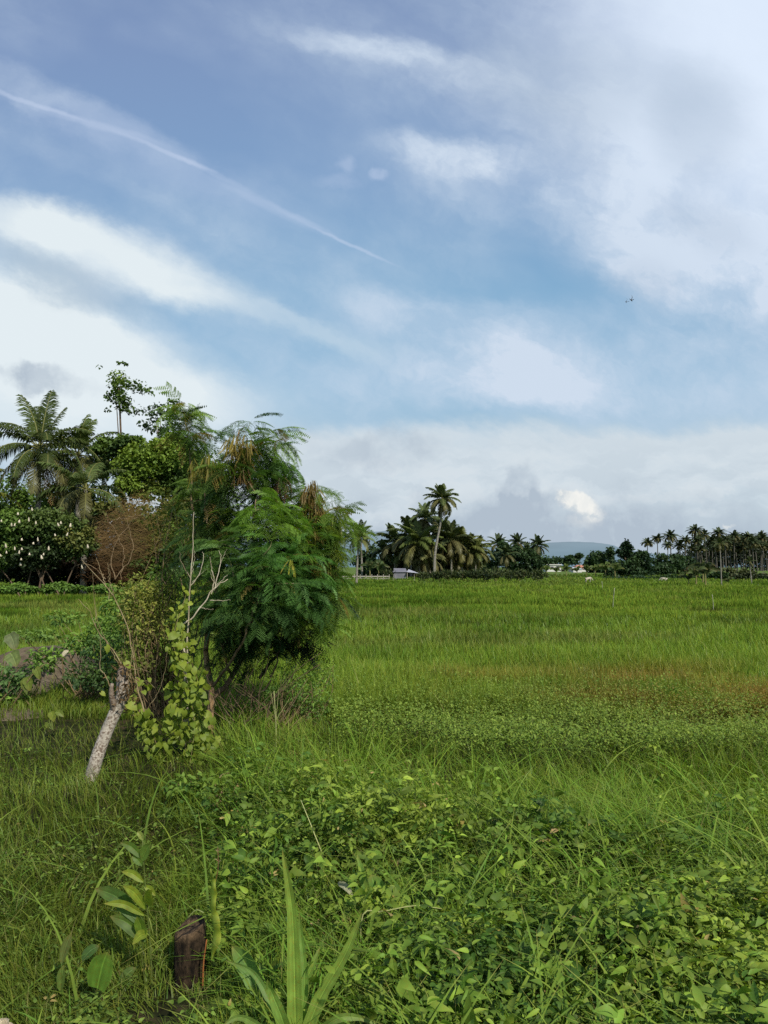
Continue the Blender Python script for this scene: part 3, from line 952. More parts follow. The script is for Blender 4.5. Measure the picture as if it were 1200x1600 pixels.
# big strap leaved clump bottom centre
Yc = 2.95
r = P(465, 1640, Yc); r[2] = float(terrain(r[0], r[1]))
t = thing("grass_clump", "tall clump of wide ribbed grass leaves rising from the bottom edge of the picture", "grass clump", tuple(r))
for pts, w, col in [
    ([(462, 1640, 0), (460, 1520, 0), (456, 1420, -.02), (441, 1325, -.05)], 23, (.15, .25, .05)),
    ([(468, 1640, 0), (500, 1560, -.02), (540, 1490, -.06), (566, 1425, -.1)], 20, (.16, .26, .055)),
    ([(458, 1640, 0), (425, 1570, .0), (395, 1520, .05), (352, 1500, .1)], 12, (.10, .19, .05)),
    ([(472, 1640, 0), (470, 1560, .1), (488, 1510, .12), (500, 1480, .15)], 15, (.11, .20, .04)),
    ([(455, 1640, 0), (440, 1590, -.05), (424, 1550, -.06), (418, 1530, -.1)], 20, (.12, .22, .05)),
    ([(474, 1640, 0), (520, 1595, -.1), (560, 1590, -.1), (600, 1605, -.1)], 12, (.12, .20, .05)),
    ([(463, 1640, 0), (476, 1540, .05), (470, 1460, .1), (468, 1425, .1)], 13, (.10, .19, .04)),
    ([(450, 1640, 0), (400, 1600, -.1), (370, 1590, -.15), (340, 1610, -.2)], 11, (.11, .19, .05)),
]:
    gg = Geo(); strap(gg, [P(x, y, Yc + d) - r for x, y, d in pts], w * Yc / F * 1.15, tuple(1.45 * q for q in col), 18, .22, .25)
    obj("leaf_blade", gg, M_VINE, t)

# leafy sapling left of the stump
plant_from_px("leafy_sapling", "young leafy plant with bright yellow green leaves left of the cut stump", "plant", (238, 1560), 3.5,
    [(225, 1445, 148, 1388, 34, (.07, .15, .035), 'o', .05), (228, 1420, 192, 1384, 20, GY_, 'o', -.05), (232, 1415, 238, 1392, 24, GY_, 'o', -.1),
     (225, 1430, 162, 1412, 16, GY_, 'o', -.05), (228, 1470, 172, 1432, 30, GD, 'o', 0), (224, 1468, 214, 1432, 24, (.15, .27, .04), 'o', -.05),
     (230, 1458, 207, 1476, 20, GY_, 'o', -.1), (226, 1385, 243, 1400, 14, GY_, 'o', 0), (222, 1340, 188, 1316, 18, GM, 'o', 0),
     (222, 1345, 236, 1318, 22, (.16, .28, .06), 'o', -.05), (222, 1352, 206, 1338, 16, GM, 'o', 0), (224, 1312, 214, 1300, 12, (.22, .30, .08), 'o', 0),
     (224, 1378, 190, 1362, 16, GY_, 'o', 0)],
    stems=[([(238, 1560, 0), (236, 1500, 0), (232, 1440, 0), (226, 1370, 0), (222, 1305, 0)], .0045, (.12, .18, .05)),
           ([(233, 1565, 0), (222, 1500, 0), (224, 1440, 0), (206, 1425, 0)], .003, (.10, .15, .04))], mat=M_VINE)
# heart leaf plants
plant_from_px("heart_leaf_seedling", "single heart shaped bright leaf standing in short grass at lower left", "plant", (152, 1560), 3.25,
    [(152, 1544, 168, 1487, 38, (.12, .25, .04), 'h', -.02)], stems=[([(150, 1575, 0), (152, 1544, 0)], .003, GM)], mat=M_VINE)
plant_from_px("oval_leaf_plant", "pair of dull green oval leaves standing upright near the lower left edge", "plant", (98, 1560), 3.3,
    [(96, 1505, 112, 1458, 20, (.13, .18, .06), 'o', 0), (94, 1548, 100, 1508, 20, (.12, .2, .05), 'o', 0)],
    stems=[([(98, 1572, 0), (96, 1505, 0)], .003, GM)], mat=M_VINE)
plant_from_px("dark_leaf_plant", "low plant with one dark green leaf right of the lower left heart leaf", "plant", (140, 1540), 3.5,
    [(128, 1500, 155, 1478, 22, (.05, .12, .03), 'o', .05), (186, 1540, 212, 1512, 22, (.07, .14, .03), 'o', .05)],
    stems=[([(140, 1545, 0), (128, 1500, 0)], .002, GM)], mat=M_VINE)
# broad single leaves
plant_from_px("dark_broad_leaf", "broad dark green leaf leaning out behind the grass clump at the bottom", "plant", (410, 1580), 3.2,
    [(408, 1560, 362, 1478, 42, (.075, .15, .035), 'o', .1)], stems=[([(412, 1600, 0), (408, 1560, 0)], .003, GM)])
plant_from_px("upright_broad_leaf", "upright rounded dark leaf beside a thin pale stalk in the middle of the weeds", "plant", (590, 1440), 3.9,
    [(592, 1428, 580, 1366, 36, (.075, .155, .035), 'h', .02), (575, 1425, 558, 1335, 16, (.11, .2, .05), 'o', 0)], stems=[([(590, 1480, 0), (592, 1428, 0)], .003, GM)])
plant_from_px("torn_broad_leaf", "large torn olive green leaf standing above the right hand weeds", "plant", (945, 1370), 4.7,
    [(945, 1365, 902, 1272, 34, (.10, .165, .045), 'o', .05)], stems=[([(950, 1400, 0), (945, 1365, 0)], .004, GM)])
plant_from_px("split_leaf_plant", "bright two lobed leaf above a thick green stalk at lower right", "plant", (903, 1560), 3.3,
    [(920, 1470, 902, 1450, 18, (.12, .22, .04), 'h', 0), (918, 1468, 932, 1448, 16, (.12, .21, .04), 'h', 0), (902, 1520, 938, 1420, 9, (.14, .25, .04), 'o', 0), (955, 1466, 950, 1444, 17, (.09, .19, .04), 'h', 0)],
    stems=[([(900, 1600, 0), (898, 1505, 0)], .006, (.13, .22, .07))])
plant_from_px("yellowing_plant", "narrow plant with a yellow tipped curved leaf at the bottom centre right", "plant", (660, 1600), 3.0,
    [(640, 1570, 634, 1535, 14, GY_, 'o', 0), (645, 1585, 668, 1618, 11, (.38, .30, .04), 'o', 0), (616, 1525, 612, 1495, 18, (.16, .27, .05), 'o', 0)],
    stems=[([(650, 1620, 0), (640, 1570, 0)], .003, GM)], mat=M_VINE)
plant_from_px("rounded_leaf_plant", "weed with round leaf held edge on right of the pale dangling leaf", "plant", (700, 1480), 3.8,
    [(815, 1343, 811, 1324, 13, (.11, .17, .035), 'o', 0), (735, 1362, 716, 1346, 12, (.08, .13, .03), 'o', 0), (748, 1350, 758, 1334, 11, (.10, .15, .03), 'o', 0)],
    stems=[([(760, 1420, 0), (812, 1345, 0)], .002, GM), ([(740, 1420, 0), (745, 1352, 0)], .002, GM)])
# pale dangling dead leaf and white flower
g = Geo(); r = P(535, 1385, 3.9)
big_leaf(g, P(528, 1379, 3.9) - r, P(552, 1402, 3.85) - r, 14 * 3.9 / F, (.36, .40, .30), tw=.6)
tag(obj("withered_leaf", g, M_WHITE, loc=tuple(r)), "small whitish withered leaf hanging in the dark gap of the weeds", "leaf")
r = P(8, 1606, 3.0)
t = thing("white_flower", "creamy white flower cut off by the bottom left corner", "flower", tuple(r))
for q in range(6):
    g = Geo(); a = q * 1.05
    big_leaf(g, np.zeros(3), np.array([cos(a) * .042, -.012, sin(a) * .042 + .004]), .034, (.75, .70, .58), tw=.1, heart=True)
    obj("petal", g, M_WHITE, t)
g = Geo(); tube(g, [np.zeros(3), np.array([.01, .02, -.12])], [.003, .002], 5, GM); obj("stem", g, M_WEED, t)

# cut stump
gp = gnd(295, 1533)
t = thing("cut_stump", "short dark rotten tree stump in the grass at lower left", "stump", tuple(gp))
s = gp[1] / F
g = Geo()
nseg = 26; rows = []
ang = np.linspace(0, 2 * pi, nseg, endpoint=False)
hgt = 80 * s
lv = [-.04, 0, .02, .06, .10, .15, .20, .245, .275, hgt]
lv = np.array([-.05, 0, .05, .12, .22, .34, .46, .58, .70, .82, .92, .98, 1.0]) * hgt
V = []
for k_, z in enumerate(lv):
    f_ = z / hgt
    rr = (25 * s) * (1 + .22 * max(0, .12 - f_) * 6 - .10 * f_) * (1 + .10 * vn(ang * 1.9 + 3, ang * 0 + f_ * 1.3, 5) + .07 * vn(ang * 6, ang * 0 + f_ * 9, 8) - .08)
    if f_ > .95: rr = rr * (1 - .10 * (f_ - .95) / .05)
    cx = -.008 * f_ + .010
    zz = z + .03 * (vn(ang * 1.1, ang * 0 + 1, 3) - .5) * (f_ > .9) + .020 * np.cos(ang - .4) * f_
    V.append(np.stack([np.cos(ang) * rr + cx, np.sin(ang) * rr, zz], 1))
for q in (.7, .35, .02):
    rr = (25 * s) * .82 * q
    V.append(np.stack([np.cos(ang) * rr + .002, np.sin(ang) * rr, hgt * .985 + .020 * np.cos(ang - .4) * q + .010 * vn(np.cos(ang) * 3 * q + 5, np.sin(ang) * 3 * q + 5, 4) - .012], 1))
V = np.concatenate(V); rws = len(lv) + 3
i = np.arange(rws - 1)[:, None]; j = np.arange(nseg)[None, :]; jn = (j + 1) % nseg
cst = np.ones((len(V), 3)) * .75; cst[-nseg * 6:] = 2.0
g.add(V, f4=np.stack([i * nseg + j, i * nseg + jn, (i + 1) * nseg + jn, (i + 1) * nseg + j], -1).reshape(-1, 4), c=cst * .8)
obj("trunk", g, M_STUMP, t)
for a in (-2.0, -1.1, -.2, .9, 2.6):
    g = Geo(); d0 = np.array([cos(a), sin(a), 0]) * 25 * s
    tube(g, smooth_path([d0 * .8 + [0, 0, .05], d0 * 1.1 + [0, 0, .015], d0 * 1.5 + [0, 0, -.02]], 6), np.linspace(.016, .004, 6), 5, (.5, .5, .5), wob=.3)
    obj("root", g, M_STUMP, t)


# wavy leaf shoot next to the stump
Ys = gp[1] - .10
r = P(318, 1536, Ys); r[2] = float(terrain(r[0], r[1]))
t = thing("wavy_leaf_shoot", "shoot with an orange stem and wavy yellow green leaf just right of the stump", "plant", tuple(r))
g = Geo(); tube(g, smooth_path([P(317, 1540, Ys) - r, P(318, 1505, Ys) - r, P(323, 1468, Ys) - r], 8), np.linspace(.0045, .003, 8), 6, (.30, .13, .05)); obj("stem", g, M_DRY, t)
n = 30; tt_ = np.linspace(0, 1, n)
ctr = smooth_path([P(330, 1500, Ys) - r, P(336, 1460, Ys) - r, P(332, 1420, Ys) - r, P(333, 1385, Ys) - r, P(328, 1358, Ys) - r], n)
w1 = (7.5 + .9 * np.sin(tt_ * 21) + 1.1 * np.sin(tt_ * 37 + 1) + 4 * np.exp(-((tt_ - .25) / .2) ** 2) - 2.5 * tt_) * Ys / F * np.clip(tt_ * 6, .15, 1) * np.clip((1 - tt_) * 7, .2, 1)
V = np.stack([ctr + np.array([-1, 0, 0]) * w1[:, None] * (.42 + .2 * np.sin(tt_ * 9 + 2))[:, None] + np.array([0, .002, 0]), ctr + np.stack([0 * tt_, -.003 + .003 * np.sin(tt_ * 31), 0 * tt_], 1), ctr + np.array([1, 0, 0]) * w1[:, None] * .85 + np.stack([0 * tt_, .015 * np.sin(tt_ * 33), 0 * tt_], 1)], 1).reshape(-1, 3)
f = []
for q in range(n - 1):
    a = q * 3; f += [[a, a + 1, a + 4, a + 3], [a + 1, a + 2, a + 5, a + 4]]
cc = np.tile(np.array([[.08, .15, .025], [.13, .21, .035], [.26, .34, .045]]), (n, 1))
g = Geo(); g.add(V, f4=f, c=cc); obj("leaf", g, M_VINE, t)
g = Geo()
tube(g, smooth_path([P(335, 1385, Ys + .02) - r, P(341, 1355, Ys + .02) - r, P(340, 1325, Ys + .02) - r], 6), .0018, 5, (.20, .12, .07))
for (x, y) in ((336, 1328), (346, 1327), (340, 1322), (335, 1342), (346, 1345), (340, 1348), (342, 1336)):
    big_leaf(g, P(341, y + 4, Ys + .02) - r, P(x, y, Ys) - r, .006, (.42, .36, .24))
obj("flower_head", g, M_VINE, t)
g = Geo()
tube(g, smooth_path([P(318, 1426, Ys) - r, P(306, 1422, Ys) - r, P(292, 1436, Ys) - r], 8), .003, 5, (.22, .30, .12)); obj("tendril", g, M_VINE, t)

# thin pale stalks
for i_, (pts, Yd, lab) in enumerate([
    ([(566, 1432, 0), (600, 1424, 0), (650, 1415, 0), (690, 1420, .05)], 3.6, "long pale arching grass stalk crossing beside the upright rounded leaf"),
    ([(505, 1345, 0), (492, 1305, 0), (470, 1250, .1)], 4.4, "thin pale straight stalk leaning left in the middle foreground"),
    ([(432, 1190, 0), (431, 1130, 0), (428, 1080, 0)], 7.4, "upright pale forked stalk in front of the tree's shadow"),
]):
    pp = [P(x, y, Yd + d) for x, y, d in pts]
    b0 = pp[0].copy(); b0[2] = float(terrain(b0[0], b0[1])) - .02
    pp = [b0] + pp
    g = Geo(); tube(g, smooth_path([q - b0 for q in pp], 16), np.linspace(.0042, .002, 16) * Yd / 4, 5, (.40, .46, .22))
    if i_ == 2:
        for (x, y) in ((423, 1080), (436, 1074), (452, 1092)):
            tube(g, [P(431, 1125, Yd) - b0, P(x, y, Yd) - b0], [.003, .001], 4, (.38, .42, .2))
    tag(obj("grass_stalk", g, M_DRY, loc=tuple(b0)), lab, "stalk")

# tufts of taller seed-headed grass standing out of the field
g = Geo()
X, Y = px_ground(900, -100, 1400, 930, 1230)
k = ok_spot(X, Y) & (rng.random(len(X)) < np.clip(3 * fbm(X / 2.5, Y / 3.5, 55) - 1.0, 0, 1)); X, Y = X[k], Y[k]
m_ = 9; X = np.repeat(X, m_) + rng.normal(0, .10, len(X) * m_); Y = np.repeat(Y, m_) + rng.normal(0, .10, len(Y) * m_); n = len(X)
blades(g, at_ground(X, Y), veg_h(X, Y) * rng.uniform(1.1, 1.75, n), .0011 * Y * rng.uniform(.6, 1.1, n) + .001, rng.uniform(0, 2 * pi, n), rng.uniform(.05, .4, n), rng.uniform(.2, .9, n), lerp((.09, .16, .03), (.24, .26, .08), rng.random(n) ** 1.5), 4)
tag(obj("tufted_grass", g, M_GRASS), "taller seed headed grass tufts scattered through the field", "grass", kind="stuff")

# ------------------------------------------------------------------ feathery tree (bipinnate leaves)
def feather_tpl(pairs=7, leaflets=7, pin=.42, droop=.55, closed=0.0, seed=0):
    """one bipinnate leaf, unit length along x"""
    r_ = np.random.default_rng(seed)
    V = []; Fc = []; C = []
    def tri(a, b, c, col):
        k = len(V); V.extend([a, b, c]); Fc.append([k, k + 1, k + 2]); C.extend([[col] * 3] * 3)
    def rach(t): return np.array([t * (1 - .25 * droop * t), 0, -droop * t * t * .8])
    N_ = 5
    for i in range(N_):
        a = rach(i / N_); b = rach((i + 1) / N_)
        w = .010 * (1 - i / N_) + .004
        tri(a + [0, w, 0], a - [0, w, 0], b, .9)
    for i in range(pairs):
        t = .22 + .78 * (i + .5) / pairs
        o = rach(t); T = norm(rach(min(1, t + .02)) - rach(t - .02))
        pl = pin * (.75 + .25 * sin(pi * (i + 1) / (pairs + 1))) * r_.uniform(.85, 1.1)
        for sg in (-1, 1):
            sa = (1.05 - .75 * closed) + r_.normal(0, .1)
            d = T * cos(sa) + np.array([0, sg * sin(sa), 0]) + np.array([0, 0, -.25 - .5 * closed])
            d = norm(d)
            side = norm(np.cross(d, [0, 0, 1.0]) + 1e-6)
            for j in range(leaflets):
                q0 = o + d * pl * (j + .35) / leaflets + np.array([0, 0, -.18 * pl * ((j + .5) / leaflets) ** 2])
                st = d * pl / leaflets * .72
                ll = .075 * (1 - .35 * abs(2 * (j + .5) / leaflets - 1))
                for s2 in (-1, 1):
                    tip = q0 + side * s2 * ll * (1 - .5 * closed) + d * ll * .5
                    tri(q0, q0 + st, tip, r_.uniform(.8, 1.15))
    return np.array(V), np.array(Fc), np.array(C)


FT = [feather_tpl(seed=k, droop=dr) for k, dr in enumerate((.35, .6, .9))]
FTD = feather_tpl(seed=5, droop=1.35, pairs=8, pin=.34)
FC = [feather_tpl(seed=k + 9, droop=dr, closed=1.0, pairs=6, leaflets=5) for k, dr in enumerate((.3, .7))]


def nearest_on(paths, p):
    best = None; bd = 1e9
    for pts in paths:
        dd = np.linalg.norm(pts - p, axis=1) + .35 * np.maximum(0, pts[:, 2] - p[2] + .1)
        k = int(np.argmin(dd))
        if dd[k] < bd: bd = dd[k]; best = pts[k]
    return best, bd


def clump_leaves(g, gb, paths, blobs, r, Y0, leaf_len, per_tip=4):
    """blobs: px,py,dY,rx,ry,n,lo,hi,mode"""
    for (px, py, dY, rx, ry, n, lo, hi, mode) in blobs:
        c = P(px, py, Y0 + dY) - r
        s = (Y0 + dY) / F
        q = rand_dirs(n) * rng.random((n, 1)) ** .42
        tips = c + q * np.array([rx * s, .5 * (rx + ry) * s * .8, ry * s])
        for k in range(0, n, 3):
            b0, bd = nearest_on(paths, tips[k])
            mid = (b0 + tips[k]) / 2 + rng.normal(0, .04, 3) + np.array([0, 0, .06 * bd])
            tube(gb, smooth_path([b0, mid, tips[k]], 5), np.linspace(.006 + .004 * bd, .0025, 5), 4, (.5, .55, .35))
        m = per_tip
        P_ = np.repeat(tips, m, 0); nn = len(P_)
        qq = np.repeat(q, m, 0)
        if mode == 'hang':
            d = norm(rng.normal(0, .28, (nn, 3)) + np.array([0, 0, -1.0])); tp = FC; sz = leaf_len * rng.uniform(.9, 1.5, nn)
        elif mode == 'plume':
            yaw = rng.uniform(0, 2 * pi, nn); el = rng.normal(.15, .45, nn)
            d = norm(np.stack([np.cos(yaw) * np.cos(el), np.sin(yaw) * np.cos(el), np.sin(el)], 1)); tp = FT[1:] + [FTD]; sz = leaf_len * rng.uniform(1.0, 1.45, nn)
        elif mode == 'pods':
            d = norm(rng.normal(0, .2, (nn, 3)) + np.array([0, 0, -1.0])); tp = FC; sz = leaf_len * rng.uniform(.7, 1.2, nn)
        else:
            yaw = rng.uniform(0, 2 * pi, nn)
            el = rng.normal(.25 if mode != 'arch' else .55, .35, nn)
            d = norm(np.stack([np.cos(yaw) * np.cos(el), np.sin(yaw) * np.cos(el), np.sin(el)], 1) + qq * np.array([.6, .6, .3]))
            tp = FT; sz = leaf_len * rng.uniform(.7, 1.25, nn)
        lo = np.asarray(lo) * rng.uniform(.8, 1.2); hi = np.asarray(hi) * rng.uniform(.75, 1.2)
        depth = np.clip(.5 + .5 * (qq[:, 2] * .8 + qq[:, 0] * .35), 0, 1)  # lighter toward top and right: sunlit side painted into leaf colour
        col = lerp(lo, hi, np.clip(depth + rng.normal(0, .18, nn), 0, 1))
        old = rng.random(nn) < .035; col[old] = np.array([.15, .125, .04]) * rng.uniform(.7, 1.3)
        up = norm(np.stack([rng.normal(0, .35, nn), rng.normal(0, .35, nn), np.ones(nn)], 1)) if mode in ('n', 'arch', 'plume') else rand_dirs(nn)
        which = rng.integers(0, len(tp), nn)
        rot = frames(d, up)
        for w in range(len(tp)):
            k = which == w
            scatter(g, tp[w], P_[k], rot[k], sz[k], col[k])


Yt = 8.5
r = P(372, 1130, Yt); r[2] = float(terrain(r[0], r[1]))
tree = thing("feathery_tree", "tall shrubby tree with drooping feathery leaves and brown hanging plumes, left of the open field", "tree", tuple(r))
gt = Geo(); paths = []
def limb(px_pts, r0, r1, c=(.8, .7, .55), n=18, sides=7, geo=None, Yb=None):
    pts = smooth_path([P(x, y, (Yb or Yt) + d) - r for x, y, d in px_pts], n)
    pts[1:-1] += rng.normal(0, .008, (n - 2, 3))
    tube(geo or gt, pts, np.linspace(r0, r1, n), sides, c, wob=.12)
    paths.append(pts); return pts
limb([(328, 1150, 0), (330, 1075, 0), (322, 1035, 0), (326, 985, .05), (338, 930, .1), (344, 860, .1), (350, 780, .05), (362, 715, 0), (374, 672, 0)], .040, .009, (.95, .72, .5))
limb([(332, 1090, 0), (362, 1060, .1), (395, 985, .2), (418, 900, .25), (428, 820, .2), (425, 740, .1), (430, 690, .05)], .034, .007, (.6, .5, .4))
limb([(395, 985, .2), (450, 900, .3), (478, 830, .25), (492, 770, .2)], .024, .006, (.6, .5, .4))
limb([(405, 1060, .3), (440, 1010, .3), (452, 960, .2), (500, 880, .1), (526, 820, 0)], .020, .005, (.35, .3, .25))
limb([(390, 1100, .1), (420, 1068, 0), (436, 1020, -.1), (445, 965, -.15)], .012, .006, (.25, .22, .2))
limb([(418, 900, .25), (395, 840, -.3), (400, 780, -.4)], .016, .005, (.6, .5, .4))
limb([(338, 930, .1), (310, 860, .5), (300, 780, .6), (296, 700, .6), (288, 655, .7)], .020, .005, (.7, .6, .45))
limb([(344, 860, .1), (322, 800, .0), (322, 745, 0)], .014, .005, (.7, .6, .45))
limb([(452, 960, .2), (478, 985, .1), (486, 1000, .05)], .010, .004, (.2, .18, .15))
limb([(330, 1075, 0), (375, 1010, -.5), (400, 940, -.7), (410, 870, -.7)], .018, .005, (.5, .42, .32))
limb([(362, 1060, .1), (345, 990, -.4), (365, 900, -.6)], .016, .005, (.5, .42, .32))
obj("trunk", gt, M_TWIG, tree)

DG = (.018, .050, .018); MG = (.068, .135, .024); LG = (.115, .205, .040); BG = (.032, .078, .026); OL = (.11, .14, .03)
g = Geo(); gb = Geo()
blobs = [
    # upper plume area
    (372, 705, 0, 22, 14, 14, DG, (.10, .17, .04), 'plume'), (372, 745, 0, 32, 34, 24, DG, (.10, .17, .035), 'plume'), (338, 775, .1, 20, 24, 9, DG, (.09, .16, .03), 'plume'), (348, 812, .1, 36, 20, 26, DG, (.08, .14, .03), 'n'),
    (418, 725, .1, 22, 26, 18, DG, (.08, .17, .04), 'plume'), (420, 765, .1, 30, 30, 28, DG, (.08, .17, .04), 'n'), (432, 690, .1, 14, 14, 7, MG, (.12, .2, .06), 'plume'), (404, 695, 0, 22, 10, 5, MG, (.10, .18, .06), 'plume'),
    (374, 670, 0, 5, 6, 2, DG, MG, 'plume'), (436, 730, .1, 8, 24, 6, DG, MG, 'plume'), (390, 660, 0, 2, 2, 1, DG, MG, 'plume'),
    (287, 640, .7, 12, 12, 8, MG, (.16, .26, .05), 'plume'), (292, 668, .7, 20, 18, 14, DG, (.10, .18, .04), 'plume'), (306, 690, .6, 16, 16, 8, DG, MG, 'plume'),
    (305, 775, .5, 20, 30, 12, DG, (.09, .16, .03), 'n'),
    # main body
    (345, 840, .2, 56, 50, 110, DG, (.06, .13, .03), 'n'), (430, 830, -.2, 50, 36, 110, MG, (.12, .22, .04), 'n'), (415, 795, -.3, 26, 22, 24, MG, (.12, .24, .04), 'n'),
    (370, 890, -.4, 60, 56, 130, BG, (.075, .15, .035), 'n'), (435, 895, -.5, 62, 52, 170, BG, (.07, .17, .04), 'n'), (460, 860, -.1, 46, 44, 90, DG, (.09, .2, .04), 'n'),
    (400, 945, -.5, 62, 48, 140, BG, (.06, .13, .035), 'n'), (455, 930, -.2, 46, 40, 90, BG, (.06, .15, .04), 'n'), (350, 960, .0, 54, 56, 110, DG, (.03, .08, .025), 'n'),
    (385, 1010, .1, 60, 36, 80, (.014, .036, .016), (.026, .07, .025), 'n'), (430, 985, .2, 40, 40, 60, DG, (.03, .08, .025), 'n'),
    (500, 855, 0, 30, 40, 44, MG, (.11, .21, .045), 'n'), (518, 815, 0, 18, 24, 20, MG, (.13, .22, .05), 'plume'), (502, 905, .0, 26, 36, 34, DG, (.08, .16, .035), 'n'), (535, 845, 0, 12, 14, 6, MG, (.12, .2, .05), 'plume'), (522, 925, 0, 10, 14, 6, DG, (.1, .17, .04), 'plume'), (498, 960, 0, 14, 14, 7, MG, (.12, .2, .05), 'plume'), (545, 820, 0, 4, 6, 2, MG, (.12, .2, .05), 'plume'),
    (462, 805, .1, 26, 26, 26, DG, (.09, .19, .04), 'n'), (480, 768, .1, 20, 10, 7, MG, (.12, .2, .06), 'plume'), (490, 770, .1, 6, 5, 3, MG, (.12, .2, .06), 'plume'), (535, 800, 0, 8, 6, 4, MG, (.12, .2, .06), 'plume'), (515, 880, 0, 20, 40, 24, MG, OL, 'n'),
    (480, 990, .1, 20, 12, 10, (.01, .015, .01), (.02, .03, .015), 'hang'), (472, 1000, .1, 16, 10, 8, (.01, .015, .01), (.02, .03, .015), 'n'),
    (515, 985, 0, 16, 8, 4, MG, LG, 'n'), (465, 955, -.1, 30, 20, 20, MG, LG, 'n'),
]
blobs = [(a - (6 if a > 480 else 0), b, c_, d_ * 1.0, e_ * 1.04, max(2, int(n_ * (.42 if n_ > 60 else .8))), lo, hi, md) for (a, b, c_, d_, e_, n_, lo, hi, md) in blobs]
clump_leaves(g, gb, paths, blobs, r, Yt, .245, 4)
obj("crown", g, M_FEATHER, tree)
obj("twigs", gb, M_TWIG, tree)
g = Geo(); gb2 = Geo()
BR = (.12, .085, .03); YB = (.30, .26, .06)
blobs = [
    (366, 705, -.1, 15, 22, 14, (.13, .12, .03), YB, 'hang'), (386, 712, -.1, 14, 26, 13, (.12, .10, .03), YB, 'hang'), (378, 745, -.1, 16, 18, 9, BR, (.22, .14, .06), 'hang'),
    (325, 735, 0, 14, 22, 12, (.10, .11, .025), (.2, .2, .04), 'hang'), (304, 745, .2, 12, 22, 8, (.10, .10, .02), (.2, .2, .04), 'hang'),
    (487, 788, 0, 17, 30, 30, (.11, .08, .025), (.22, .17, .05), 'hang'), (478, 805, 0, 12, 20, 9, BR, YB, 'hang'), (500, 800, 0, 10, 20, 9, BR, YB, 'hang'),
    (527, 820, 0, 12, 20, 9, (.12, .16, .04), (.22, .26, .08), 'hang'), (512, 905, 0, 12, 40, 14, (.10, .09, .03), (.2, .17, .05), 'hang'), (520, 880, 0, 10, 20, 6, MG, YB, 'hang'),
    (420, 775, .1, 24, 14, 12, (.10, .08, .05), (.17, .14, .09), 'hang'), (440, 765, 0, 12, 20, 8, (.12, .08, .05), (.18, .12, .08), 'hang'),
    (494, 850, -.1, 8, 20, 7, MG, YB, 'hang'), (455, 880, -.6, 5, 6, 2, YB, (.3, .36, .05), 'hang'),
]
T_POD = leaf_tpl(.085, 4, .15, .05, power=.35)
for (px, py, dY, rx, ry, n, lo, hi, mode) in blobs:
    n = int(n * 6.5); rx *= .9; ry *= 1.25; lo = tuple(.62 * q for q in lo); hi = tuple(.62 * q for q in hi); s = (Yt + dY) / F; c = P(px, py - ry * .35, Yt + dY - .1) - r
    q = rand_dirs(n) * rng.random((n, 1)) ** .45; pos = c + q * np.array([rx * s, rx * s, ry * s * .75])
    d = norm(rng.normal(0, .16, (n, 3)) + q * [.5, .5, 0] + np.array([0, 0, -1.0]))
    scatter(g, T_POD, pos, frames(d, rand_dirs(n)), rng.uniform(.10, .20, n), lerp(lo, hi, rng.random(n)))
    for k in range(3):
        b0, bd = nearest_on(paths, c); tube(gb2, smooth_path([b0, (b0 + c) / 2 + [0, 0, .08], c + rng.normal(0, .05, 3)], 5), [.008, .007, .006, .005, .003], 4, (.5, .5, .3))
obj("hanging_pods", g, M_FEATHER, tree)

# dead brush at its foot
gb = Geo()
for k in range(80):
    x0 = rng.uniform(335, 440); y0 = rng.uniform(1085, 1135)
    a = P(x0, y0, Yt + rng.uniform(-.3, .4)) - r; a[2] = max(a[2], .0)
    d = norm(np.array([rng.normal(0, .55), rng.normal(0, .4), rng.uniform(.5, 1)])) * rng.uniform(.25, .85)
    tube(gb, smooth_path([a, a + d * .5 + rng.normal(0, .04, 3), a + d], 5), np.linspace(.006, .0015, 5), 4, (.45, .38, .3))
o = obj("dead_brush", gb, M_TWIG, loc=tuple(r)); tag(o, "tangle of thin dead twigs in the shade under the feathery tree", "brush")

# ------------------------------------------------------------------ olive bush behind the vine
def leafy_bush(name, label, cat, root_px, Yb, blobs, leaf, lo_hi=None, mat=None, tpl=None, stems=14, group=None, twigc=(.6, .5, .35), per=5, upz=.6, barec=None):
    r = P(*root_px, Yb); r[2] = float(terrain(r[0], r[1]))
    t = thing(name, label, cat, tuple(r), group)
    g = Geo(); gs = Geo()
    for (px, py, dY, rx, ry, n, lo, hi) in blobs:
        s = (Yb + dY) / F
        c = P(px, py, Yb + dY) - r
        q = rand_dirs(n) * rng.random((n, 1)) ** .4
        pos = c + q * np.array([rx * s, .45 * (rx + ry) * s, ry * s])
        pos[:, 2] = np.maximum(pos[:, 2], .02)
        d = norm(rng.normal(0, 1, (n, 3)) * [1, 1, .6] + q * .8)
        up = norm(rng.normal(0, .6, (n, 3)) + np.array([0, 0, upz + .4]))
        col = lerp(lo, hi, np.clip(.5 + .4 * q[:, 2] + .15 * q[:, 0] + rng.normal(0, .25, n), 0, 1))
        scatter(g, tpl or T_OV, pos, frames(d, up), leaf * rng.uniform(.6, 1.3, n), col)
        for k in range(max(2, n // 45)):
            a = np.array([rng.normal(0, .12), rng.normal(0, .1), 0.0]); b_ = pos[rng.integers(n)]
            m_ = (a + b_) / 2 + rng.normal(0, .10, 3) * np.linalg.norm(b_ - a)
            tube(gs, smooth_path([a, m_, b_], 7), np.linspace(.010, .002, 7) * (leaf / .05) ** .5, 4, twigc)
    obj("foliage", g, mat or M_WEED, t); obj("stems", gs, M_TWIG, t)
    return t


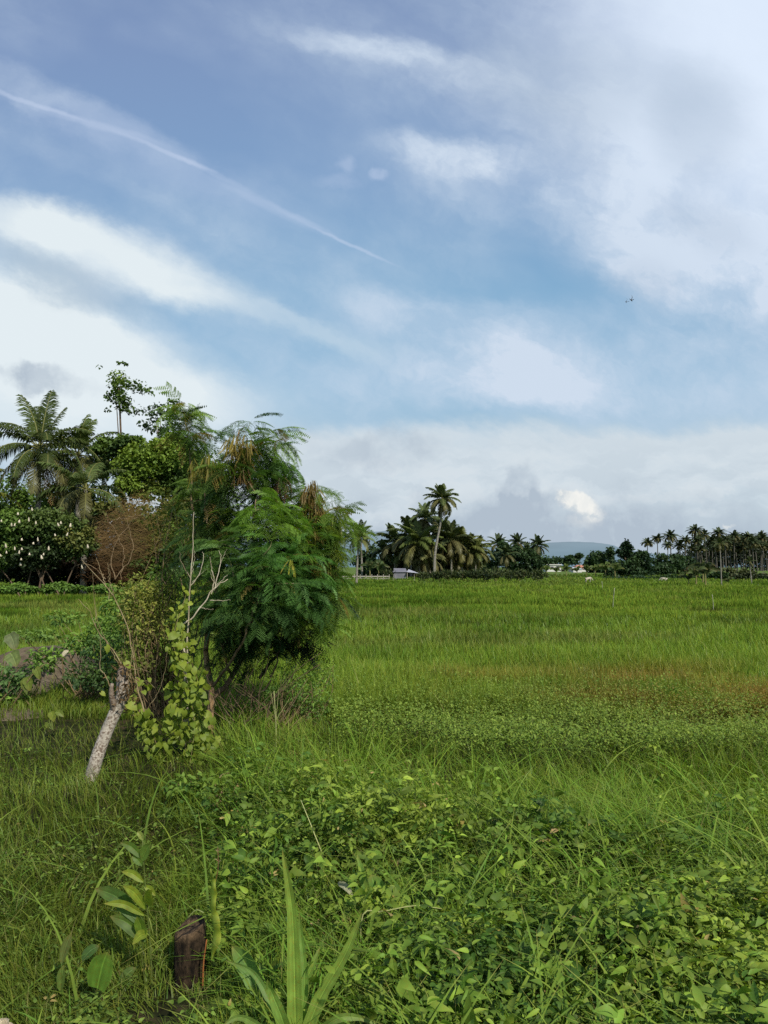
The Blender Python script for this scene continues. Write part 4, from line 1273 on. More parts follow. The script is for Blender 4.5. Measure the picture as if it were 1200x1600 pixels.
OL1 = (.085, .10, .03); OL2 = (.20, .22, .055); G1 = (.04, .09, .024); G2 = (.12, .21, .042)
leafy_bush("olive_bush", "twiggy olive green bush between the leaning pale trunk and the feathery tree", "bush", (250, 1120), 9.3,
    [(235, 960, 0, 48, 55, 1500, OL1, OL2), (215, 930, 0, 34, 34, 600, OL1, (.16, .20, .05)), (270, 905, .3, 44, 40, 900, G1, (.11, .16, .035)), (230, 1030, 0, 44, 40, 800, OL1, (.11, .15, .035)),
     (265, 1060, .2, 40, 60, 800, G1, OL2), (285, 990, .2, 30, 60, 700, G1, G2), (300, 850, .5, 46, 50, 900, (.04, .06, .015), (.15, .16, .03)), (258, 800, .7, 40, 40, 500, (.05, .07, .015), (.15, .17, .03)), (190, 985, .2, 34, 34, 500, G1, G2)], .055, stems=20)
leafy_bush("green_scrub", "mid green scrubby weeds left of the leaning pale trunk", "bush", (140, 1070), 10.5,
    [(165, 985, 0, 32, 24, 420, G1, G2), (125, 1005, 0, 30, 16, 260, G1, G2), (60, 992, .5, 40, 9, 240, G1, (.12, .2, .05)), (165, 1015, -.3, 40, 24, 420, (.025, .06, .025), (.08, .15, .05)),
     (150, 1055, -.8, 50, 22, 500, (.02, .045, .02), (.06, .11, .03)), (100, 965, 1, 30, 12, 200, G1, G2), (185, 945, 0, 26, 24, 300, G1, G2)], .075)
leafy_bush("low_scrub", "low dark leafy scrub at the left edge under the elephant ear leaves", "bush", (20, 1080), 10.0,
    [(15, 1060, 0, 44, 18, 420, (.02, .05, .02), (.08, .15, .05)), (70, 1030, 0, 30, 20, 260, G1, G2), (20, 1095, 0, 26, 14, 200, G1, G2), (-40, 1050, 0, 44, 30, 300, G1, G2)], .08)
leafy_bush("shady_weeds", "dark green weeds growing at the foot of the feathery tree on its right side", "bush", (450, 1120), 8.6,
    [(455, 1070, 0, 44, 34, 900, (.03, .075, .02), (.10, .19, .04)), (415, 1100, 0, 34, 24, 500, (.02, .05, .015), (.07, .13, .03)), (490, 1095, 0, 30, 34, 600, G1, G2), (500, 1050, .2, 30, 22, 400, G1, (.13, .22, .04))], .045, tpl=T_OV2)

# ------------------------------------------------------------------ twining vine with heart leaves
Yv = 7.4
r = P(290, 1235, Yv); r[2] = float(terrain(r[0], r[1]))
vine = thing("climbing_vine", "vine of bright yellow green heart shaped leaves climbing dead stems right of the leaning trunk", "vine", tuple(r))
g = Geo(); gs = Geo()
vp = [
    ([(300, 1200), (318, 1140), (312, 1080), (306, 1035)], 46), ([(275, 1230), (285, 1160), (280, 1080), (285, 1010), (275, 960)], 66),
    ([(262, 1240), (255, 1180), (235, 1130), (215, 1115)], 40), ([(290, 1220), (300, 1130), (285, 1050), (268, 1000), (290, 930)], 60),
    ([(250, 1220), (262, 1150), (270, 1100)], 34), ([(300, 1230), (310, 1180), (300, 1110), (292, 1060)], 40), ([(262, 1230), (240, 1160), (222, 1140)], 26), ([(268, 1250), (300, 1215), (330, 1160)], 26), ([(262, 1280), (275, 1250), (262, 1220)], 24),
    ([(340, 1230), (330, 1190), (345, 1160)], 16), ([(200, 1105), (228, 1065), (235, 1075)], 6),
]
for k_, (pp, n) in enumerate(vp):
    pts = smooth_path([P(x + rng.normal(0, 3), y, Yv + rng.uniform(-.15, .15)) - r for x, y in pp], 30)
    tube(gs, pts, .0035, 4, (.55, .55, .3))
    n = int(n * 2.3); idx = rng.integers(0, 30, n)
    pos = pts[idx] + rng.normal(0, .045, (n, 3))
    yaw = rng.uniform(0, 2 * pi, n); el = rng.normal(-.7, .35, n)
    d = np.stack([np.cos(yaw) * np.cos(el), np.sin(yaw) * np.cos(el) - .25, np.sin(el)], 1)
    up = norm(rng.normal(0, .4, (n, 3)) + np.array([.3, -.7, .7]))
    hgt_ = np.clip((pts[idx][:, 2]) / 1.2, 0, 1)
    col = lerp((.085, .16, .025), (.24, .33, .045), np.clip(.15 + .6 * rng.random(n) + .2 * hgt_, 0, 1))
    scatter(g, T_HEART, pos, frames(d, up), np.clip(rng.lognormal(-2.88, .3, n), .03, .095), col)
obj("leaves", g, M_VINE, vine); obj("stems", gs, M_TWIG, vine)


leafy_bush("weed_mound", "mound of bright leafy weeds at the foot of the climbing vine", "weeds", (320, 1290), 6.1,
    [(300, 1235, 0, 44, 24, 420, (.03, .08, .015), (.12, .19, .035)), (345, 1240, .2, 60, 26, 620, (.03, .08, .015), (.11, .18, .035)), (290, 1280, -.2, 40, 22, 420, (.03, .08, .02), (.10, .16, .035)), (410, 1220, .3, 60, 24, 620, (.03, .08, .015), (.11, .18, .035))], .052, tpl=T_WD, stems=10)


def bare(name, label, cat, Yd, root_px, limbs, mat=M_TWIG):
    r = P(*root_px, Yd); r[2] = float(terrain(r[0], r[1]))
    gs = Geo()
    for pp, r0, r1, c in limbs:
        pts = smooth_path([P(p[0], p[1], Yd + (p[2] if len(p) > 2 else 0)) - r for p in pp], max(8, 4 * len(pp)))
        pts[1:-1] += rng.normal(0, .004, (len(pts) - 2, 3))
        tube(gs, pts, np.linspace(r0, r1, len(pts)), 6, c, wob=.15)
    o = obj(name, gs, mat, loc=tuple(r)); tag(o, label, cat)
    return o


PW = (1.5, 1.5, 1.45)
bare("dead_branch", "whitish bare forked branch rising out of the vine in front of the feathery tree", "branch", 7.62, (288, 1150),
    [([(288, 1165), (290, 1050), (284, 985), (300, 966), (320, 940), (334, 920), (356, 905)], .013, .004, PW), ([(330, 928), (334, 906), (330, 888), (328, 870)], .006, .002, PW),
     ([(334, 922), (341, 898), (345, 872), (342, 860)], .006, .002, PW), ([(345, 880), (350, 868), (355, 858)], .003, .001, PW), ([(338, 915), (352, 902), (355, 898)], .004, .0015, PW),
     ([(328, 938), (345, 939), (360, 938)], .004, .0015, PW), ([(312, 948), (325, 952), (334, 952)], .003, .001, PW), ([(336, 912), (330, 900), (331, 890)], .003, .001, PW)])
bare("dead_stake", "straight pale dead stem standing upright behind the vine", "branch", 7.7, (292, 1130),
    [([(294, 1150), (293, 1000), (297, 920), (301, 860), (303, 800)], .011, .003, (1.2, 1.2, 1.1)), ([(298, 915), (312, 895), (318, 870), (316, 862)], .005, .0015, PW), ([(300, 910), (322, 890)], .003, .001, PW), ([(299, 905), (284, 880), (280, 862)], .004, .001, (1, .9, .8)),
     ([(298, 900), (303, 880), (304, 860)], .003, .001, PW)])

# ------------------------------------------------------------------ leaning pale trunk with sprouting twigs
gp = gnd(143, 1222); Yl = gp[1]
r = gp
t = thing("leaning_trunk", "leaning cut trunk with pale flaking speckled bark and long bare twigs at its top", "trunk", tuple(gp))
g = Geo()
pts = smooth_path([P(138, 1238, Yl) - r, P(145, 1205, Yl) - r, P(160, 1160, Yl + .05) - r, P(176, 1122, Yl + .1) - r, P(190, 1090, Yl + .12) - r, P(192, 1060, Yl + .12) - r, P(192, 1040, Yl + .12) - r], 44)
rad = np.interp(np.linspace(0, 1, 44), [0, .1, .5, .8, .93, 1], [.066, .057, .056, .058, .048, .022])
cc = np.ones((44, 3)); cc[32:] *= np.linspace(1, .0, 12)[:, None]
tube(g, pts, rad, 18, cc, wob=.07)
# broken stub
tube(g, smooth_path([P(180, 1112, Yl + .1) - r, P(174, 1085, Yl + .02) - r, P(175, 1068, Yl) - r], 8), np.linspace(.035, .014, 8), 9, (.45, .45, .45), wob=.25)
obj("trunk", g, M_PALE, t)
TB = (.95, .85, .62)
for pp, r0, r1 in [
    ([(225, 1112), (213, 1070), (208, 1030), (200, 985), (185, 945), (165, 915), (128, 875)], .011, .003), ([(166, 917), (158, 895), (151, 872)], .005, .002), ([(178, 932), (171, 905), (168, 880)], .004, .0015),
    ([(205, 1060), (185, 1030), (168, 1005), (152, 985), (140, 955), (122, 936)], .008, .002), ([(150, 980), (147, 935), (145, 895)], .003, .001), ([(190, 1045), (170, 1010), (150, 960), (149, 925)], .004, .001),
    ([(176, 1082), (165, 1055), (157, 1045), (158, 1010), (155, 990)], .006, .002), ([(200, 1080), (205, 1030), (210, 1000)], .005, .002), ([(172, 1095), (160, 1105), (150, 1097)], .004, .001), ([(195, 1050), (218, 1045), (235, 1050)], .004, .001), ([(228, 1110), (245, 1085), (258, 1050), (262, 1010)], .004, .001), ([(170, 918), (170, 940), (172, 900), (170, 880)], .003, .001)]:
    q = smooth_path([P(x, y, Yl + .1) - r for x, y in pp], 20)
    q[1:-1] += rng.normal(0, .004, (18, 3))
    g = Geo(); tube(g, q, np.linspace(r0, r1, 20) * .72, 5, TB); obj("twig", g, M_TWIG, t)
g = Geo()
n = 260
n = 170; c0 = P(198, 1068, Yl + .05) - r
pos = c0 + rng.normal(0, 1, (n, 3)) * [.055, .05, .11]
d = norm(rng.normal(0, .6, (n, 3)) + [0, 0, -.6])
scatter(g, T_OV2, pos, frames(d, rand_dirs(n)), rng.uniform(.03, .07, n), lerp((.08, .055, .03), (.17, .13, .07), rng.random(n)))
obj("dead_leaves", g, M_DRY, t)
for (x, y, s_) in ((196, 1035, .07), (166, 1010, .07), (200, 1100, .10), (205, 1105, .08), (158, 1082, .05)):
    d = norm(rng.normal(0, .4, (1, 3)) + [.5, -.3, -.3]); g = Geo(); scatter(g, T_HEART, (P(x, y, Yl) - r)[None], frames(d, np.array([[.2, -.7, .7]])), np.array([s_ * 1.0]), np.array([[.22, .30, .05]]))
    obj("leaf", g, M_VINE, t)

# elephant ear plants at the left edge
def taro(name, label, root_px, Y, lv, group=None):
    return plant_from_px(name, label, "plant", root_px, Y, [(a[0], a[1], a[2], a[3], a[4], a[5], 'h', 0) for a in lv],
        stems=[([(root_px[0], root_px[1], 0), ((root_px[0] + a[0]) / 2 - 4, (root_px[1] + a[1]) / 2, 0), (a[0], a[1], 0)], .008, (.16, .24, .07)) for a in lv], mat=M_VINE, group=group)
taro("elephant_ear_plant", "tall plant with two pale upright elephant ear leaves at the left edge", (4, 1075), 10.2,
    [(15, 990, 24, 1016, 22, (.16, .22, .12)), (16, 1020, 26, 1042, 24, (.17, .25, .10)), (-12, 1000, -22, 1030, 22, (.12, .2, .06))])
taro("elephant_ear_plant", "smaller elephant ear plant with yellowish leaves right of the tall one at the left edge", (42, 1085), 9.8,
    [(55, 1043, 62, 1062, 13, (.17, .25, .06)), (42, 1058, 46, 1080, 15, (.16, .24, .05)), (38, 1062, 36, 1078, 10, (.15, .22, .05))])
taro("elephant_ear_plant", "tiny seedling with round yellow green leaves on the trampled grass left of the leaning trunk", (82, 1140), 8.2,
    [(80, 1112, 84, 1128, 12, (.2, .28, .05)), (88, 1112, 100, 1120, 9, (.16, .24, .05)), (76, 1130, 72, 1138, 9, (.16, .24, .05))])
r = P(102, 1020, 10.0)
g = Geo(); big_leaf(g, P(97, 1026, 10) - r, P(108, 1017, 10) - r, .09, (.7, .68, .55)); tube(g, [P(98, 1060, 10) - r, P(97, 1026, 10) - r], .004, 5, (.2, .15, .08))
tag(obj("pale_bract", g, M_WHITE, loc=tuple(r)), "creamy white curled leaf standing above the bare soil", "leaf")

# bare spoil
g = Geo()
for (cx, cy, rx, ry, hz_, sd) in ((-5.6, 12.2, 1.15, .85, .28, 1), (-4.75, 9.6, .75, .5, .10, 2)):
    nr, na = 14, 40; V = [];
    a = np.linspace(0, 2 * pi, na, endpoint=False)
    for q in range(nr):
        f_ = q / (nr - 1)
        X = cx + np.cos(a) * rx * (1 - f_) * (1 + .25 * vn(a * 2, a * 0, sd)); Y_ = cy + np.sin(a) * ry * (1 - f_) * (1 + .25 * vn(a * 2, a * 0 + 4, sd))
        V.append(np.stack([X, Y_, terrain(X, Y_) - .05 + hz_ * np.sin(f_ * pi / 2) ** .8 * (.8 + .5 * fbm(X * 3, Y_ * 3, sd))], 1))
    V = np.concatenate(V); i = np.arange(nr - 1)[:, None]; j = np.arange(na)[None, :]; jn = (j + 1) % na
    g = Geo(); g.add(V - np.array([cx, cy, 0]), f4=np.stack([i * na + j, i * na + jn, (i + 1) * na + jn, (i + 1) * na + j], -1).reshape(-1, 4))
    tag(obj("soil_heap", g, M_SOIL, loc=(cx, cy, 0)), kind="structure")

# ------------------------------------------------------------------ coconut palms
def frond_geo(L_, el0, bend, n=30, segs=14, leaf=.24, w=.030, hang=.9, col=(.08, .13, .03), rib=(.20, .22, .08), side=None, rg=rng, simple_=False):
    g = Geo()
    t = np.linspace(0, 1, segs); el = el0 - bend * t ** 1.3
    dx = np.cos(el) * L_ / (segs - 1); dz = np.sin(el) * L_ / (segs - 1)
    x = np.concatenate([[0], np.cumsum(dx[:-1])]); z = np.concatenate([[0], np.cumsum(dz[:-1])])
    y = .05 * L_ * rg.normal() * t ** 2
    path = np.stack([x, y, z], 1)
    tube(g, path, np.linspace(.020 * L_ / 2, .003 * L_, segs) + .004, 4, rib, cap=False)
    m = n
    s = np.linspace(.16, .99, m)
    pos = np.stack([np.interp(s, t, path[:, k]) for k in range(3)], 1)
    T = norm(np.stack([np.interp(s, t, np.gradient(path[:, k])) for k in range(3)], 1))
    for sg in (-1, 1):
        sd = norm(np.cross(T, np.array([0, 0, 1.0])) * sg)
        ln = L_ * leaf * (np.sin(pi * (.12 + .86 * s)) ** .55) * rg.uniform(.85, 1.1, m)
        d1 = norm(T * .55 + sd * .8 + rg.normal(0, .07, (m, 3)) + np.array([0, 0, -.12]))
        hg = hang * rg.uniform(.6, 1.3, m)[:, None]
        d2 = norm(d1 * 1.0 + np.array([0, 0, -1.0]) * hg)
        a = pos; b = pos + d1 * (ln * .5)[:, None]; c = b + d2 * (ln * .5)[:, None]
        wv = norm(T) * (w * L_ / 4.5)
        cl = np.asarray(col)[None] * rg.normal(1, .16, m).clip(.5, 1.5)[:, None]
        V = np.stack([a - wv * .5, a + wv * .5, b - wv * .8, b + wv * .8, c], 1); k = 5
        off = (np.arange(m) * k)[:, None]
        g.add(V.reshape(-1, 3), np.array([[2, 3, 4]]) + off, np.array([[0, 1, 3, 2]]) + off, np.repeat(cl, k, 0))
    return g


def rotz(a): return np.array([[cos(a), -sin(a), 0], [sin(a), cos(a), 0], [0, 0, 1.0]])


def palm(name, label, base, top, L_, nf, group=None, detail=30, parts=False, col=(.075, .12, .03), dead=3, tr=.16, skirt=1.0, spear=3, w=.03, seed=0, lean=.3, nuts=True, fr=None):
    rg = np.random.default_rng(seed)
    base = np.array(base, float); top = np.array(top, float)
    t = thing(name, label, "palm", tuple(base), group)
    T_ = top - base
    g = Geo()
    pts = smooth_path([np.array([0, 0, -.3]), T_ * [lean, lean, .33], T_ * [.8, .8, .72], T_], 22)
    rad = np.linspace(tr * 1.25, tr * .62, 22) * (1 + .12 * np.exp(-np.linspace(0, 22, 22))); rad[0] *= 1.5
    tube(g, pts, rad, 9, (1, 1, 1), wob=.10)
    g.c = [c_ * (1.0 if base[1] < 150 else .45) for c_ in g.c]
    obj("trunk", g, M_PALMT, t)
    fronds = []
    ga = rg.uniform(0, 6)
    if fr is None:
        fr = []
        for k in range(nf):
            f_ = (k + .5) / nf
            e0 = 1.25 - 1.75 * f_ ** .95 * skirt + rg.normal(0, .10)
            fr.append((ga + k * 2.4 + rg.normal(0, .15), e0, 1.15 + .75 * f_ + rg.normal(0, .12), L_ * (1 - .22 * abs(f_ - .5)) * rg.uniform(.9, 1.08), f_))
        for k in range(spear):
            fr.append((rg.uniform(0, 6.28), 1.40 + rg.normal(0, .1), .55, L_ * .80, 0))
    crown = Geo()
    for (az, e0, bd, ll, f_) in fr:
        c = np.array(col) * (1.15 - .25 * f_) * rg.uniform(.85, 1.15)
        if f_ > .6: c = c * .5 + np.array([.115, .105, .05]) * .6
        fg = frond_geo(ll, e0, bd, n=int(detail * 1.3), col=c, w=w * 1.35, leaf=.27, rg=rg, hang=.75 + 1.0 * f_, segs=12)
        if parts:
            gg = Geo(); gg.addg(fg, rotz(az)); o = obj("frond", gg, M_PALM, t); o.location = tuple(T_)
        else: crown.addg(fg, rotz(az), T_)
    if not parts: obj("crown", crown, M_PALM, t)
    if dead:
        g = Geo()
        for k in range(dead):
            fg = frond_geo(L_ * rg.uniform(.6, .9), -1.15 + rg.normal(0, .12), .35, n=max(8, detail // 2), col=(.20, .145, .075), w=w, rg=rg, hang=1.2, segs=9)
            g.addg(fg, rotz(rg.uniform(0, 6.28)), T_ - [0, 0, .1])
        obj("dead_fronds", g, M_DRY, t)
    if nuts:
        for k in range(9):
            g = Geo()
            a = rg.uniform(0, 6.28); c0 = T_ + np.array([cos(a) * tr * 1.6, sin(a) * tr * 1.6, -.25 - .25 * rg.random()]); rr = .14 * L_ / 4.5
            ph = np.linspace(-pi / 2, pi / 2, 6)
            tube(g, np.stack([0 * ph + c0[0], 0 * ph + c0[1], c0[2] + np.sin(ph) * rr], 1), np.cos(ph) * rr + .004, 7, (.16, .17, .05))
            obj("coconut", g, M_DRY, t)
    return t


def gz(px, Y): return np.array([(px - 600) / F * Y, Y, -.05])


# the two palms on the left
Yp = 52.0
CP = (.048, .074, .022)
fr = []
for (az, e0, bd, ll) in [(1.2, 1.45, .25, 4.9), (2.5, 1.35, .55, 4.9), (2.1, 1.25, .7, 4.7), (.5, 1.22, .30, 3.9), (2.9, 1.0, 1.3, 4.8), (3.4, .75, 1.5, 4.6), (-.2, .75, 1.3, 5.0), (.1, .45, 1.6, 5.0), (3.0, .35, 1.6, 4.5),
                          (-.9, .2, 1.7, 4.8), (-2.2, .3, 1.7, 4.6), (-1.6, -.1, 1.4, 4.6), (.5, -.1, 1.5, 4.6), (2.6, -.1, 1.5, 4.4), (-.5, -.4, 1.2, 4.6), (-2.7, -.4, 1.2, 4.4), (-1.3, -.6, 1.0, 4.5), (-2.0, -.7, .9, 4.4), (1.5, .2, 1.6, 4.6), (.9, .7, 1.2, 4.4), (-.1, -.75, .8, 4.0), (3.3, -.8, .7, 4.0), (-1.0, .65, 1.6, 4.6), (-2.4, .85, 1.4, 4.4)]:
    fr.append((az, e0, bd, ll * .93, np.clip(.5 - e0 * .45, 0, 1)))
palm("coconut_palm", "big coconut palm with an upright frond fan and hanging lower fronds at the left edge", gz(60, Yp), P(62, 702, Yp), 4.8, 24, detail=44, parts=True, col=CP, dead=9, tr=.2, seed=3, w=.042, fr=fr)
palm("coconut_palm", "coconut palm half hidden behind the right side of the big left palm", gz(125, 57), P(122, 712, 57), 4.4, 18, detail=34, parts=True, col=(.07, .11, .03), dead=2, tr=.2, seed=8, w=.05)
palm("coconut_palm", "short coconut palm with drooping dark fronds below and right of the big left palm", gz(132, 49), P(134, 765, 49), 3.7, 15, detail=34, parts=True, col=(.06, .095, .03), dead=1, tr=.18, seed=12, w=.05, skirt=1.15, spear=1)
palm("coconut_palm", "palm at the very left edge showing only yellowish frond tips under the big palm", gz(-52, 50), P(-50, 770, 50), 4.0, 12, detail=30, parts=False, col=(.13, .16, .03), dead=0, tr=.18, seed=14, w=.05)

# ------------------------------------------------------------------ broadleaf trees
T_CL = leaf_tpl(.7, 3, .35, .2)


def crown_geo(g, blobs, r, Y0, leaf, zmin=.1, grow=1.0, dens=1.0):
    for (px, py, dY, rx, ry, n, lo, hi) in blobs:
        rx *= grow; ry *= grow; n = int(n * grow ** 2 * dens)
        s = (Y0 + dY) / F
        c = P(px, py, Y0 + dY) - r
        # sub clumps make an uneven outline
        ns = max(5, int(n / 90) if n > 420 else int(n / 7))
        sub = rand_dirs(ns) * rng.random((ns, 1)) ** .35 * .75
        which = rng.integers(0, ns, n)
        q = sub[which] + rand_dirs(n) * (rng.random((n, 1)) ** .5) * rng.uniform(.22, .42, ns)[which][:, None]
        pos = c + q * np.array([rx * s, .5 * (rx + ry) * s, ry * s])
        pos[:, 2] = np.maximum(pos[:, 2], zmin)
        d = norm(rng.normal(0, 1, (n, 3)) * [1, 1, .5] + [0, 0, -.2])
        up = norm(rng.normal(0, .55, (n, 3)) + np.array([0, 0, .9]))
        shade = np.clip(.45 + .45 * q[:, 2] + .25 * (q - sub[which])[:, 2] * 2 + rng.normal(0, .18, n) + .3 * (rng.random(ns)[which] - .5), 0, 1)  # painted shading: leaf colour darkens low in the crown and its clumps
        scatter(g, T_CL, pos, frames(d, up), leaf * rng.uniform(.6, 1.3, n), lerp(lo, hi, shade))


def btree(name, label, cat, root_px, Y0, blobs, leaf, trunks=((0, 0),), tr=.15, bark=M_DARKB, group=None, tc_=(1, 1, 1), grow=1.08, dens=1.0):
    r = gz(root_px, Y0)
    t = thing(name, label, cat, tuple(r), group)
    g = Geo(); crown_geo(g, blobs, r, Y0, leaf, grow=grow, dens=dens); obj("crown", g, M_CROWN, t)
    gt_ = Geo()
    for (dx, dy) in trunks:
        b0 = np.array([dx * Y0 / F, dy, -.2])
        for k in range(1 if len(trunks) > 4 or tr < .055 else 2):
            bl = blobs[0 if name == 'slender_tree' else rng.integers(len(blobs))]
            c = P(bl[0] + rng.normal(0, bl[3] * .3), bl[1] + (6 if name == 'slender_tree' else 0), Y0 + bl[2]) - r
            tube(gt_, smooth_path([b0, b0 * .6 + c * .35 + [0, 0, .1 * c[2]], c], 10), np.linspace(tr, tr * .3, 10), 6, tc_, wob=.15)
    obj("trunk", gt_, bark, t)
    return t


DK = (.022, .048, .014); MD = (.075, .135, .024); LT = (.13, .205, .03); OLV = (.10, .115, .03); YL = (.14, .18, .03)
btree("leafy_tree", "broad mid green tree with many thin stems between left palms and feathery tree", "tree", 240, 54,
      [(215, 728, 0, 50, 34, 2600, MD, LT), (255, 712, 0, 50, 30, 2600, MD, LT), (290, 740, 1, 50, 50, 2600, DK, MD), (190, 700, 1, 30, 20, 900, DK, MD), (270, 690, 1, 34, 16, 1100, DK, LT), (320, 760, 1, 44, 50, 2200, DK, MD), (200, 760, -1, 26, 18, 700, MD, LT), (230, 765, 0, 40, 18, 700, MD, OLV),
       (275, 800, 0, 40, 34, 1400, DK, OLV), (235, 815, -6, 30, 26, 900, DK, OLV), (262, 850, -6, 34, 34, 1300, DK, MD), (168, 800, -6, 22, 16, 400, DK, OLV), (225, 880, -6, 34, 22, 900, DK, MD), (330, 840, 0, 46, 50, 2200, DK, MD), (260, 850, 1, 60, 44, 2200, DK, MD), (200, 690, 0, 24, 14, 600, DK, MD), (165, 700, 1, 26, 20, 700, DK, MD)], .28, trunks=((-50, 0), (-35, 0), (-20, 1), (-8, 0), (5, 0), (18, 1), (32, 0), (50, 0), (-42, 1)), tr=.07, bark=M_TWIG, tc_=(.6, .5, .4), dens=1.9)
btree("dark_tree", "dark round tree standing behind the left palms", "tree", 60, 62,
      [(20, 800, 0, 60, 60, 2200, DK, MD), (110, 810, 0, 60, 70, 2600, DK, MD), (160, 720, 0, 30, 30, 900, DK, MD), (-40, 790, 0, 60, 80, 1800, DK, MD), (180, 830, 0, 50, 60, 1800, DK, OLV), (60, 860, 0, 90, 50, 2400, (.008, .014, .006), DK)], .32, trunks=((0, 0), (30, 0)), tr=.25, dens=2.0)
btree("slender_tree", "slender tall tree with sparse airy crown rising above the leafy tree into the sky", "tree", 197, 57,
      [(184, 598, 0, 22, 24, 379, (.05, .10, .02), LT), (190, 625, 0, 20, 22, 299, DK, MD), (176, 615, 0, 14, 22, 161, DK, MD), (210, 605, 0, 22, 14, 138, DK, MD), (228, 612, 0, 14, 10, 69, DK, MD), (200, 640, 0, 18, 12, 92, DK, MD), (192, 568, 0, 10, 5, 27, DK, MD), (155, 573, 0, 6, 4, 6, DK, MD), (224, 640, 0, 16, 12, 57, DK, DK), (168, 640, 0, 8, 5, 13, DK, MD)], .26,
      trunks=((0, 0), (1, 0)), tr=.10, bark=M_DARKB, grow=1.0)
btree("slender_tree", "wispy bluish leaved tree top leaning between the slender tall tree and the feathery tree", "tree", 262, 57,
      [(243, 645, 0, 24, 18, 172, DK, (.04, .07, .04)), (262, 640, 0, 22, 20, 172, DK, (.04, .07, .04)), (238, 665, 0, 24, 12, 126, DK, (.04, .07, .04)), (272, 650, 0, 16, 24, 114, DK, MD), (255, 672, 0, 22, 12, 126, DK, MD), (275, 628, 0, 14, 8, 57, DK, MD)], .26,
      trunks=((0, 0), (-3, 0)), tr=.08, grow=1.0)
# dark bush with white blossoms
bw = btree("flowering_bush", "dark green bush dotted with small white hanging blossoms under the left palms", "bush", 60, 46,
      [(30, 825, 0, 46, 32, 1900, DK, MD), (85, 825, 0, 50, 34, 2200, DK, (.07, .11, .03)), (120, 845, 0, 34, 30, 1100, DK, OLV), (10, 860, 0, 40, 34, 1400, DK, MD), (60, 865, 0, 50, 26, 1400, (.010, .02, .008), (.03, .055, .02)), (-40, 840, 0, 50, 50, 1400, DK, MD)], .21, trunks=((-20, 0), (0, 0), (20, 0), (40, 0)), tr=.06, dens=2.2)
rb = gz(60, 46)
gfl = Geo(); tube(gfl, [np.array([0, 0, .20]), np.array([0, 0, .12]), np.array([0, 0, 0]), np.array([.01, 0, -.13]), np.array([.01, 0, -.16])], [.02, .05, .075, .10, .03], 7, (.72, .71, .62))
mfl = gfl.mesh("white_flower", M_WHITE)
for (x, y) in ((50, 796), (28, 803), (45, 812), (30, 815), (18, 820), (23, 820), (56, 817), (91, 820), (95, 817), (110, 821), (105, 835), (34, 843), (52, 849), (59, 843), (9, 853), (23, 857), (34, 858), (76, 857), (30, 863), (46, 866), (68, 866), (65, 871), (33, 874), (32, 882), (2, 814), (10, 863), (86, 836), (1, 868), (137, 854), (128, 886)):
    o = bpy.data.objects.new("white_flower", mfl); COL.objects.link(o); o.parent = bw
    yy = 43.6 + .5 * rng.random(); o.location = tuple(P(x, y, yy) - rb); o.scale = (rng.uniform(.55, .85),) * 2 + (rng.uniform(.4, .8),)
    o.rotation_euler = (rng.normal(0, .15), rng.normal(0, .15), 0)
# dry brown tangle
r = gz(195, 47)
t = thing("dry_bush", "dead reddish brown tangled bush right of the flowering bush", "bush", tuple(r))
g = Geo()
for (cx, cy, rx, ry, n, col) in ((195, 830, 50, 36, 900, (.17, .125, .065)), (185, 865, 52, 26, 750, (.155, .11, .06)), (215, 800, 40, 30, 420, (.20, .15, .06)), (150, 850, 36, 20, 380, (.22, .16, .08)), (180, 895, 60, 20, 350, (.09, .055, .03)), (240, 840, 34, 40, 300, (.17, .15, .05))):
    s = 47 / F; c = P(cx, cy, 47) - r
    for k in range(int(n * 1.5)):
        q = rand_dirs(1)[0] * rng.random() ** .4 * np.array([rx * s, rx * s * .7, ry * s])
        a = c + q; d = norm(rng.normal(0, 1, 3) * [1, 1, .6] + np.array([.3, 0, .1])) * rng.uniform(.35, 1.3)
        m_ = a + d * .5 + np.array([0, 0, .12 * np.linalg.norm(d)])
        a[2] = max(a[2], .1)
        w_ = .014; V = np.array([a, a + [0, 0, w_], m_, m_ + [0, 0, w_], a + d + [0, 0, -.15]])
        g.add(V, f3=[[2, 3, 4]], f4=[[0, 1, 3, 2]], c=np.array(col) * rng.uniform(.6, 1.5))
obj("foliage", g, M_DRY, t)
g = Geo()
for (pp, r0) in (([(180, 905), (175, 870), (190, 830), (215, 808)], .07), ([(165, 905), (150, 890), (130, 880), (110, 890)], .05), ([(180, 905), (205, 870), (205, 840), (198, 810)], .06), ([(75, 890), (82, 865), (96, 858)], .05), ([(62, 890), (80, 880), (92, 862), (105, 850)], .06), ([(190, 905), (192, 850), (160, 800)], .05), ([(182, 812), (200, 808), (220, 806)], .05)):
    q = smooth_path([P(x, y, 46) - r for x, y in pp], 14); q[1:-1] += rng.normal(0, .05, (12, 3))
    tube(g, q, np.linspace(r0, r0 * .3, 14) * .55, 5, (.75, .62, .48))
obj("branches", g, M_TWIG, t)
btree("shade_thicket", "nearly black shaded thicket below the dry brown bush", "bush", 165, 51, [(150, 890, 0, 90, 30, 2600, (.008, .008, .005), (.03, .02, .012)), (60, 895, 0, 90, 24, 1800, (.006, .012, .006), (.015, .03, .012)), (210, 880, 0, 50, 40, 1200, (.008, .012, .005), (.03, .035, .015))], .3, tr=.1, dens=1.5)  # near-black leaf colours stand in for the shadow under the bushes
